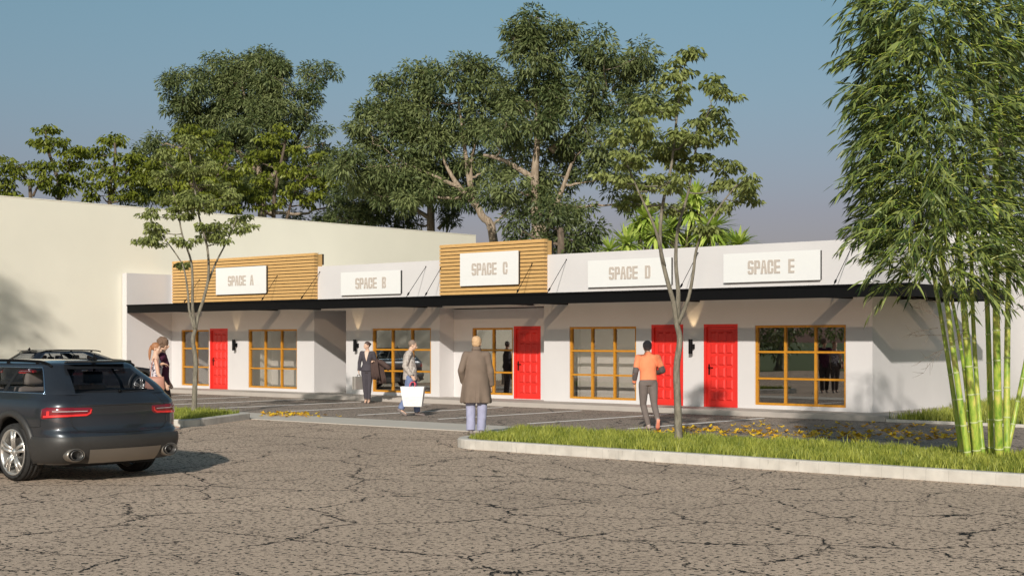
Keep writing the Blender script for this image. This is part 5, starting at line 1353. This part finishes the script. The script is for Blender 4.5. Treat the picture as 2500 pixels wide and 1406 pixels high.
# briefcase and the coat over her arm
def worldp(root, v): return Matrix.Translation(root.location) @ Matrix.Rotation(root.rotation_euler.z, 4, 'Z') @ V3(v)
wr = V3(J['wrR']); hp_ = worldp(root, (wr.x, wr.y+.01, wr.z-.11))
bc = empty('briefcase', (hp_.x, hp_.y, hp_.z-.41), TF+R(180+52), 'silver grey briefcase held by the woman in the suit', 'briefcase')
M_case = mat('case_grey', (0.36, 0.33, 0.30, 1), 0.4, metal=.2, vary=.1)
obj('case', Box(-.20, .20, -.065, .065, 0, .36, bev=.018), M_case, bc); obj('seam', Box(-.202, .202, -.005, .005, .01, .362), M_handle, bc)
bm = bmesh.new(); ring_tube(bm, [(-.06, 0, .355), (-.055, 0, .40), (0, 0, .412), (.055, 0, .40), (.06, 0, .355)], .009, 8); obj('handle', bm, M_handle, bc, True)
wl = V3(J['wrL']); cw = worldp(root, (wl.x, wl.y-.02, wl.z))
ct = empty('coat', cw, TF+R(180-6), 'dark brown coat draped over the forearm of the woman in the suit', 'coat')
def drape(name, prof, m, parent, th=.02):
    """hanging cloth: prof = rows of (x0, x1, y, z)"""
    bm = bmesh.new(); rows = []
    for j, (x0, x1, y, z) in enumerate(prof):
        row = []
        for i in range(15):
            t = i/14; row.append(bm.verts.new((x0+(x1-x0)*t, y+.022*math.sin(t*16+j*.4)*(.3+j/len(prof)), z+.012*math.sin(t*9))))
        rows.append(row)
    for j in range(len(rows)-1):
        for i in range(14): bm.faces.new((rows[j][i], rows[j][i+1], rows[j+1][i+1], rows[j+1][i]))
    o = obj(name, bm, m, parent, True); md = o.modifiers.new('s', 'SOLIDIFY'); md.thickness = th; o.data = evald(o); o.modifiers.clear(); o.data.shade_smooth(); return o
M_coat2 = cloth('umber_coat', (0.075, 0.048, 0.042, 1))
drape('coat_front', [(-.10, .07, .015, .045), (-.13, .08, .065, -.02), (-.15, .08, .075, -.20), (-.17, .07, .075, -.38), (-.19, .06, .07, -.50)], M_coat2, ct)
drape('coat_back', [(-.10, .06, .01, .045), (-.20, .02, -.05, .0), (-.27, .0, -.07, -.2), (-.32, -.06, -.07, -.45), (-.34, -.10, -.07, -.62)], M_coat2, ct)
bm = bmesh.new(); ring_tube(bm, [(-.06, -.02, .03), (-.20, -.03, -.03), (-.36, -.04, -.14), (-.44, -.04, -.22)], [.045, .075, .075, .07], 12); obj('coat_sleeve', bm, M_coat2, ct, True)
# --- man in a checked shirt walking to our right with a big white bag
J = base_pose(1.02, pelvis=(0, .02, .94), chest=(0, -.02, 1.29), neck=(0, .01, 1.47), head=(0, .075, 1.605), elR=(.225, -.10, 1.14), wrR=(.23, .06, .91), elL=(-.22, .03, 1.13), wrL=(-.22, .14, .90),
              hipL=(-.09, .02, .89), hipR=(.09, .02, .89), knL=(-.09, .14, .49), anL=(-.09, .17, .085), ftL=(-.10, .31, .04), knR=(.09, -.04, .48), anR=(.09, -.20, .16), ftR=(.095, -.09, .05))
root, P, M3 = person('man in a checked shirt and jeans walking past with a large white bag', gnd(1000, 1015), TF-R(88), J, M_skin, headdir=(0, 1, -.22), headup=(0, .2, 1))
M_jean = cloth('blue_jeans', (0.16, 0.20, 0.33, 1), .15, 10)
legs_garment(J, 'jeans', M_jean, root, (.118, .102, .084, .078, .074))
M_check, nt, b = newmat('checked_shirt'); tc = N(nt, 'ShaderNodeTexCoord'); sp = N(nt, 'ShaderNodeSeparateXYZ'); nt.links.new(tc.outputs['Object'], sp.inputs[0])
fr = lambda o_, f, w_: math_(nt, 'LESS_THAN', math_(nt, 'FRACT', math_(nt, 'MULTIPLY', o_, f)), w_)
g_ = math_(nt, 'MAXIMUM', fr(sp.outputs['Z'], 30.0, .26), fr(math_(nt, 'ADD', sp.outputs['Y'], sp.outputs['X']), 30.0, .26))
nt.links.new(mixc(nt, g_, (0.28, 0.225, 0.195, 1), (0.60, 0.55, 0.50, 1)), b.inputs['Base Color']); b.inputs['Roughness'].default_value = .85
bm = bmesh.new(); ring_tube(bm, [(0, .01, .84), (0, .01, .95), (0, .01, 1.08), (0, -.02, 1.28), (0, -.02, 1.40), (0, 0, 1.49)], [(.195, .165), (.185, .165), (.175, .155), (.185, .145), (.165, .115), (.085, .085)], 20, lateral=(1, 0, 0))
for s in 'LR': sleeve(bm, J, s, (.075, .064, .052), .06)
voxel('shirt', bm, .011, M_check, root, 2, .006, 12)
M_greyhair = mat('greying_hair', (.23, .165, .125, 1), .7, vary=.25, scale=60)
bm = bmesh.new(); hairmass(bm, P, M3, 1.0, t=.006, low=-.01); voxel('hair', bm, .009, M_greyhair, root, 2, .003, 50)
M_shoe = mat('grey_shoe', (.20, .165, .155, 1), .6)
SH_ = M_shoe
for s_ in 'LR':
    bm = bmesh.new(); shoe(bm, J['an'+s_], J['ft'+s_]); voxel('shoe', bm, .008, SH_, root, 2)
hp_ = worldp(root, (.255, .085, .80))
bg = empty('shopping_bag', (hp_.x, hp_.y, hp_.z-.57), TF-R(88)+R(90-12), 'large white shopping bag with pink handles held by the man in the checked shirt', 'bag')
M_bag, nt, b = newmat('white_bag'); tc = N(nt, 'ShaderNodeTexCoord'); w = N(nt, 'ShaderNodeTexWave', Scale=9.0, Distortion=0.0); w.bands_direction = 'Z'; nt.links.new(tc.outputs['Object'], w.inputs['Vector'])
nz_ = N(nt, 'ShaderNodeTexNoise', Scale=14.0); nt.links.new(tc.outputs['Object'], nz_.inputs['Vector'])
nt.links.new(mixc(nt, math_(nt, 'MULTIPLY', math_(nt, 'GREATER_THAN', w.outputs['Fac'], .93), math_(nt, 'GREATER_THAN', nz_.outputs['Fac'], .5)), (.74, .73, .71, 1), (.58, .56, .54, 1)), b.inputs['Base Color']); b.inputs['Roughness'].default_value = .6
bm = bmesh.new(); tp = [(-.28, -.08), (.28, -.08), (.28, .08), (-.28, .08)]; bt = [(-.20, -.07), (.22, -.07), (.22, .07), (-.20, .07)]
mdl = [(-.245, -.09), (.255, -.09), (.25, .09), (-.24, .09)]
R3 = [[bm.verts.new((x, y, z)) for x, y in pl] for pl, z in ((bt, 0), (mdl, .24), (tp, .46))]
for a, b_ in ((0, 1), (1, 2)):
    for i in range(4): bm.faces.new((R3[a][i], R3[a][(i+1) % 4], R3[b_][(i+1) % 4], R3[b_][i]))
bm.faces.new(list(reversed(R3[0])))
o = obj('bag_body', bm, M_bag, bg); md = o.modifiers.new('s', 'SOLIDIFY'); md.thickness = .006; md2 = o.modifiers.new('b', 'BEVEL'); md2.width = .012; md2.segments = 2; o.data = evald(o); o.modifiers.clear()
M_pink = mat('pink_handle', (.75, .10, .13, 1), .5)
for yy in (-.078, .078):
    bm = bmesh.new(); ring_tube(bm, [(-.06, yy, .43), (-.058, yy*.6, .52), (-.03, yy*.2, .565), (.03, yy*.2, .565), (.058, yy*.6, .52), (.06, yy, .43)], .010, 8); obj('bag_handle', bm, M_pink, bg, True)
# --- man in the long coat, back to us, at the tip of the grass island
J = base_pose(.968, elL=(-.275, -.09, 1.15), wrL=(-.225, .06, .94), elR=(.25, .0, 1.13), wrR=(.27, .08, .88), knL=(-.10, .03, .49), knR=(.105, -.01, .49), anL=(-.10, -.04, .085), ftL=(-.12, .10, .04), anR=(.085, .0, .085), ftR=(.10, .14, .04), head=(.012, .02, 1.63))
pc = gnd(1163, 1062, .12)
root, P, M3 = person('tall blond man in a long brown coat and pale blue trousers, seen from behind', pc, TF+R(4), J, M_skin, headdir=(.35, 1, -.02))
legs_garment(J, 'trousers', cloth('pale_trousers', (.34, .34, .47, 1), .10, 7), root, (.112, .100, .084, .080, .078), .0, noise=.007)
M_coat = cloth('taupe_coat', (.185, .138, .108, 1), .07, 5)
bm = bmesh.new()
ring_tube(bm, [(.0, .0, .56), (0, 0, .62), (0, .0, .76), (0, 0, .90), (0, 0, 1.06), (0, -.01, 1.23), (0, -.015, 1.34), (0, -.015, 1.42), (0, -.01, 1.48)], [(.275, .20), (.27, .20), (.245, .185), (.222, .17), (.200, .15), (.195, .14), (.165, .11), (.10, .080), (.072, .068)], 28, lateral=(1, 0, 0))
for s in 'LR': sleeve(bm, J, s, (.070, .062, .058), .02)
cap(bm, (-.17, .06, .60), (-.19, .04, .90), .07, .05); cap(bm, (.17, .04, .60), (.17, .0, .90), .065, .05); cap(bm, (.24, .02, .58), (.20, .02, .86), .033, .03); cap(bm, (-.25, .0, .58), (-.22, 0, .86), .03, .03)
ctm = voxel('long_coat', bm, .0115, M_coat, root, 2, .006, 9)
for v in ctm.data.vertices:         # hem cut level, centre vent and folds
    if v.co.z < .92:
        f = (.92-v.co.z)/.35; a = math.atan2(v.co.x, -v.co.y); v.co.x *= 1+.05*f*math.sin(a*7+1); v.co.y *= 1+.10*f*math.sin(a*7+1)
        if abs(v.co.x) < .02 and v.co.y < 0: v.co.y += .03*f
bm = bmesh.new(); ring_tube(bm, [(0, -.012, 1.455), (0, -.006, 1.525)], [(.084, .078), (.070, .066)], 18, cap=False, lateral=(1, 0, 0)); o = obj('collar', bm, M_coat, ctm, True); md = o.modifiers.new('s', 'SOLIDIFY'); md.thickness = .01; o.data = evald(o); o.modifiers.clear()
bm = bmesh.new()
for s in (-1, 1): box(bm, s*.165-.05, s*.165+.05, -.03, .03, 1.425, 1.435, bev=.004)
obj('epaulettes', bm, M_coat, ctm)
bm = bmesh.new(); hairmass(bm, P, M3, 1.02, t=.011, low=-.03); ball(bm, P(-.01, -.03, .085), (.07, .08, .045), 12, M3); voxel('hair', bm, .009, mat('blond_hair', (.56, .36, .20, 1), .7, vary=.15, scale=60), root, 2, .006, 35)
SH_ = M_shoe
for s_ in 'LR':
    bm = bmesh.new(); shoe(bm, J['an'+s_], J['ft'+s_]); voxel('shoe', bm, .008, SH_, root, 2)
# --- runner in orange
J = base_pose(1.0, pelvis=(0, .02, .95), chest=(0, .05, 1.30), neck=(0, .05, 1.48), head=(-.01, .08, 1.62), shL=(-.19, .05, 1.41), shR=(.19, .03, 1.41), elL=(-.255, .00, 1.14), wrL=(-.265, .10, .91), elR=(.275, -.03, 1.16), wrR=(.20, .20, 1.10),
              hipL=(-.09, .02, .90), hipR=(.09, .02, .90), knL=(-.085, .10, .49), anL=(.0, -.01, .085), ftL=(-.03, .13, .04), knR=(.11, -.02, .50), anR=(.125, -.28, .22), ftR=(.13, -.22, .08), calf=(0, -.01, 0))
root, P, M3 = person('runner in an orange top, grey leggings and beanie, seen from behind', gnd(1583, 1049), TF+R(6), J, M_skin, headdir=(-.1, 1, 0))
M_leg = cloth('grey_leggings', (.165, .135, .122, 1), .06)
legs_garment(J, 'leggings', M_leg, root, (.104, .088, .066, .064, .050), .03, noise=.002)
M_or = cloth('orange_top', (.86, .26, .125, 1), .06, 6)
bm = bmesh.new(); ring_tube(bm, [(0, .02, .965), (0, .03, 1.05), (0, .04, 1.15), (0, .05, 1.30), (0, .05, 1.40), (0, .05, 1.46), (0, .055, 1.525)], [(.178, .135), (.168, .128), (.165, .125), (.185, .13), (.165, .105), (.085, .075), (.066, .066)], 20, lateral=(1, 0, 0))
for s in 'LR': sleeve(bm, J, s, (.070, .058, .040), .06)
voxel('top', bm, .010, M_or, root, 2, .006, 10)
bm = bmesh.new()
for s in 'LR':
    el, wr, sh_ = V3(J['el'+s]), V3(J['wr'+s]), V3(J['sh'+s]); cap(bm, el.lerp(sh_, .22), el, .064, .061); cap(bm, el, el.lerp(wr, .62), .061, .050)
voxel('arm_panels', bm, .009, mat('grey_panel', (.11, .09, .085, 1), .8), root, 2)
bm = bmesh.new(); ball(bm, P(0, -.016, .036), (.090, .106, .098), 18, M3); ball(bm, P(0, -.045, -.01), (.080, .072, .060), 14, M3); voxel('beanie', bm, .009, cloth('grey_beanie', (.12, .095, .10, 1)), root, 2, .002, 40)
SH_ = mat('running_shoe', (.36, .28, .25, 1), .6)
for s_ in 'LR':
    bm = bmesh.new(); shoe(bm, J['an'+s_], J['ft'+s_]); voxel('shoe', bm, .008, SH_, root, 2)
a, f = V3(J['anR']), V3(J['ftR']); d = (f-a).normalized(); lat = V3((1, 0, 0)); dn = lat.cross(d).normalized(); dn = dn if dn.y < 0 else -dn
bm = bmesh.new(); h0 = a-d*.04+dn*.075; ring_tube(bm, [h0, h0+d*.08, h0+d*.17-dn*.01, h0+d*.24-dn*.02], [(.030, .010), (.032, .010), (.042, .010), (.025, .008)], 12, lateral=lat); obj('shoe_sole', bm, mat('coral_sole', (.80, .27, .17, 1), .6), root, True)
bm = bmesh.new(); wr, el = V3(J['wrL']), V3(J['elL']); ring_tube(bm, [wr.lerp(el, .06), wr.lerp(el, -.03)], .034, 14); obj('watch', bm, mat('grey_band', (.12, .12, .14, 1), .5), root, True)
# --- the couple behind the car
pcpl = gnd(383, 1052)
J = base_pose(1.02, pelvis=(0, 0, .95), shL=(-.18, -.02, 1.42), shR=(.18, .0, 1.42), elR=(.38, -.16, 1.22), wrR=(.46, .02, 1.28), elL=(-.22, .02, 1.12), wrL=(-.2, .12, .9), knL=(-.09, .10, .49), anL=(-.09, .14, .085), ftL=(-.1, .28, .04), knR=(.09, .0, .49), anR=(.09, -.12, .10), ftR=(.09, .0, .04))
off = V3((math.cos(TF)*.0+(-sT)*.24, math.sin(TF)*.0+cT*.24, 0))
root, P, M3 = person('curly haired man in a plum top with an arm round a woman', pcpl+off*1.25+V3((cT, sT, 0))*.04, TF-R(78), J, M_skin2, headdir=(.25, 1, -.1), hands={'R': ((.15, .9, -.25), (.3, 0, -1), .5)})
legs_garment(J, 'trousers', cloth('dark_trousers', (.055, .042, .040, 1)), root, (.112, .10, .080, .074, .070))
M_plum = cloth('plum_top', (.085, .022, .045, 1))
bm = bmesh.new(); ring_tube(bm, [(0, 0, .86), (0, 0, 1.0), (0, 0, 1.10), (0, 0, 1.28), (0, -.01, 1.40), (0, 0, 1.475)], [(.178, .135), (.170, .13), (.160, .12), (.178, .13), (.16, .105), (.08, .075)], 20, lateral=(1, 0, 0))
for s in 'LR': sleeve(bm, J, s, (.072, .060, .05), .86)
voxel('top', bm, .011, M_plum, root, 2, .005, 12)
M_curl = mat('curly_brown_hair', (.16, .095, .06, 1), .75, vary=.3, scale=50)
bm = bmesh.new(); hairmass(bm, P, M3, 1.05, t=.022, low=-.02)
rr = random.Random(3)
for k in range(90):
    v = V3((rr.gauss(0, 1), rr.gauss(0, 1), rr.gauss(0, 1))).normalized()
    if v.y > .45 and v.z < .35: continue
    ball(bm, P(v.x*.098, -.025+v.y*.108, .04+v.z*.10), .022, 6)
voxel('hair', bm, .008, M_curl, root, 1, .006, 60)
SH_ = M_shoe
for s_ in 'LR':
    bm = bmesh.new(); shoe(bm, J['an'+s_], J['ft'+s_]); voxel('shoe', bm, .008, SH_, root, 2)
J = base_pose(.975, shL=(-.155, -.02, 1.42), shR=(.16, .02, 1.42), elR=(.20, .06, 1.14), wrR=(.19, .21, .93), elL=(-.2, .0, 1.14), wrL=(-.18, .1, .92), knL=(-.08, .10, .49), anL=(-.08, .14, .085), ftL=(-.09, .27, .04), knR=(.08, .0, .49), anR=(.08, -.12, .10), ftR=(.08, .0, .04))
root, P, M3 = person('woman with a long auburn ponytail and patterned top beside the curly haired man', pcpl-off*.35, TF-R(80), J, M_skin, True, headdir=(.3, 1, -.12), hands={'R': ((0, .35, -1), (-1, 0, 0), .5)})
legs_garment(J, 'trousers', cloth('grey_trousers', (.115, .090, .085, 1)), root, (.104, .088, .068, .062, .056))
M_floral, nt, b = newmat('patterned_top'); tc = N(nt, 'ShaderNodeTexCoord'); v_ = N(nt, 'ShaderNodeTexNoise', Scale=22.0, Detail=2.0); nt.links.new(tc.outputs['Object'], v_.inputs['Vector'])
nt.links.new(ramp(nt, v_.outputs['Fac'], [(.42, (.05, .04, .07, 1)), (.48, (.62, .56, .60, 1))]).outputs[0], b.inputs['Base Color']); b.inputs['Roughness'].default_value = .85
bm = bmesh.new(); ring_tube(bm, [(0, 0, .90), (0, 0, .98), (0, 0, 1.08), (0, .01, 1.25), (0, -.0, 1.36), (0, -.0, 1.42)], [(.165, .125), (.160, .12), (.130, .105), (.155, .125), (.125, .09), (.07, .06)], 20, lateral=(1, 0, 0)); voxel('top', bm, .010, M_floral, root, 2, .003, 14)
M_aub = mat('auburn_hair', (.33, .145, .065, 1), .6, vary=.2, scale=50)
bm = bmesh.new(); hairmass(bm, P, M3, .95, t=.008, low=-.01); ring_tube(bm, [P(0, -.08, .06), P(0, -.115, .04), P(.01, -.130, -.05), P(.01, -.125, -.16), P(.01, -.115, -.25)], [.020, .026, .030, .026, .010], 12); voxel('hair', bm, .008, M_aub, root, 1, .004, 40)
SH_ = M_shoe
for s_ in 'LR':
    bm = bmesh.new(); shoe(bm, J['an'+s_], J['ft'+s_], w=.038); voxel('shoe', bm, .008, SH_, root, 2)
hb = worldp(root, (.235, .0, .80)); hg = empty('handbag', hb, TF-R(80)+R(90), 'tan leather shoulder bag carried by the woman with the ponytail', 'bag')
M_tan = mat('tan_leather', (.42, .20, .145, 1), .5, vary=.08, scale=10)
bm = bmesh.new(); ring_tube(bm, [(0, 0, 0), (0, 0, .03), (0, 0, .20), (0, 0, .26)], [(.165, .035), (.19, .05), (.175, .045), (.17, .025)], 20, lateral=(1, 0, 0)); obj('bag_body', bm, M_tan, hg, True)
bm = bmesh.new(); ring_tube(bm, [(-.09, .03, .22), (-.07, .02, .42), (-.03, .03, .60), (.03, .03, .60), (.07, .02, .42), (.09, .03, .22)], .010, 8); obj('strap', bm, M_tan, hg, True)
# ------------------------------------------------------------------ camera, light and sky
cam = bpy.data.cameras.new('camera'); co = bpy.data.objects.new('camera', cam); col.objects.link(co); scene.camera = co
co.location = (0, 0, CH); co.rotation_euler = (R(90), 0, TH)
cam.sensor_width = 36; cam.lens = 36*FPX/2500; cam.shift_y = (HZ-703)/2500; cam.clip_end = 3000; cam.clip_start = 0.1
SX, SY, EL = 0.539, -0.842, R(24.0)
hl = math.hypot(SX, SY); sd = Vector((SX/hl*math.cos(EL), SY/hl*math.cos(EL), math.sin(EL)))
sl = bpy.data.lights.new('sun', 'SUN'); sl.energy = 4.2; sl.angle = R(0.9); sl.color = (1.0, 0.935, 0.85)
so = bpy.data.objects.new('sun', sl); col.objects.link(so); so.rotation_euler = sd.to_track_quat('Z', 'Y').to_euler()
w = bpy.data.worlds.new('World'); scene.world = w; w.use_nodes = True; nt = w.node_tree
bgn = nt.nodes['Background']; sk = nt.nodes.new('ShaderNodeTexSky'); sk.sky_type = 'NISHITA'; sk.sun_disc = False
sk.sun_elevation = EL; sk.sun_rotation = math.atan2(SX, SY); sk.air_density = 1.0; sk.dust_density = 1.6; sk.ozone_density = 2.5; sk.altitude = 0
hs = nt.nodes.new('ShaderNodeHueSaturation'); hs.inputs['Saturation'].default_value = 0.85
nt.links.new(sk.outputs[0], hs.inputs['Color']); tcw = nt.nodes.new('ShaderNodeTexCoord'); sxw = nt.nodes.new('ShaderNodeSeparateXYZ'); nt.links.new(tcw.outputs['Generated'], sxw.inputs[0])
rw = ramp(nt, sxw.outputs['Z'], [(0.0, (.86, .64, .70, 1)), (0.088, (.84, .68, .73, 1)), (0.17, (.85, .90, .86, 1)), (0.25, (.86, 1.06, .96, 1))])
nt.links.new(mixc(nt, 1.0, hs.outputs[0], rw.outputs[0], 'MULTIPLY'), bgn.inputs['Color']); bgn.inputs['Strength'].default_value = 0.082
scene.view_settings.view_transform = 'Standard'; scene.view_settings.look = 'None'; scene.view_settings.exposure = 0.0; scene.view_settings.gamma = 1.0
scene.cycles.max_bounces = 8; scene.cycles.transparent_max_bounces = 16; scene.cycles.diffuse_bounces = 3; scene.cycles.glossy_bounces = 4
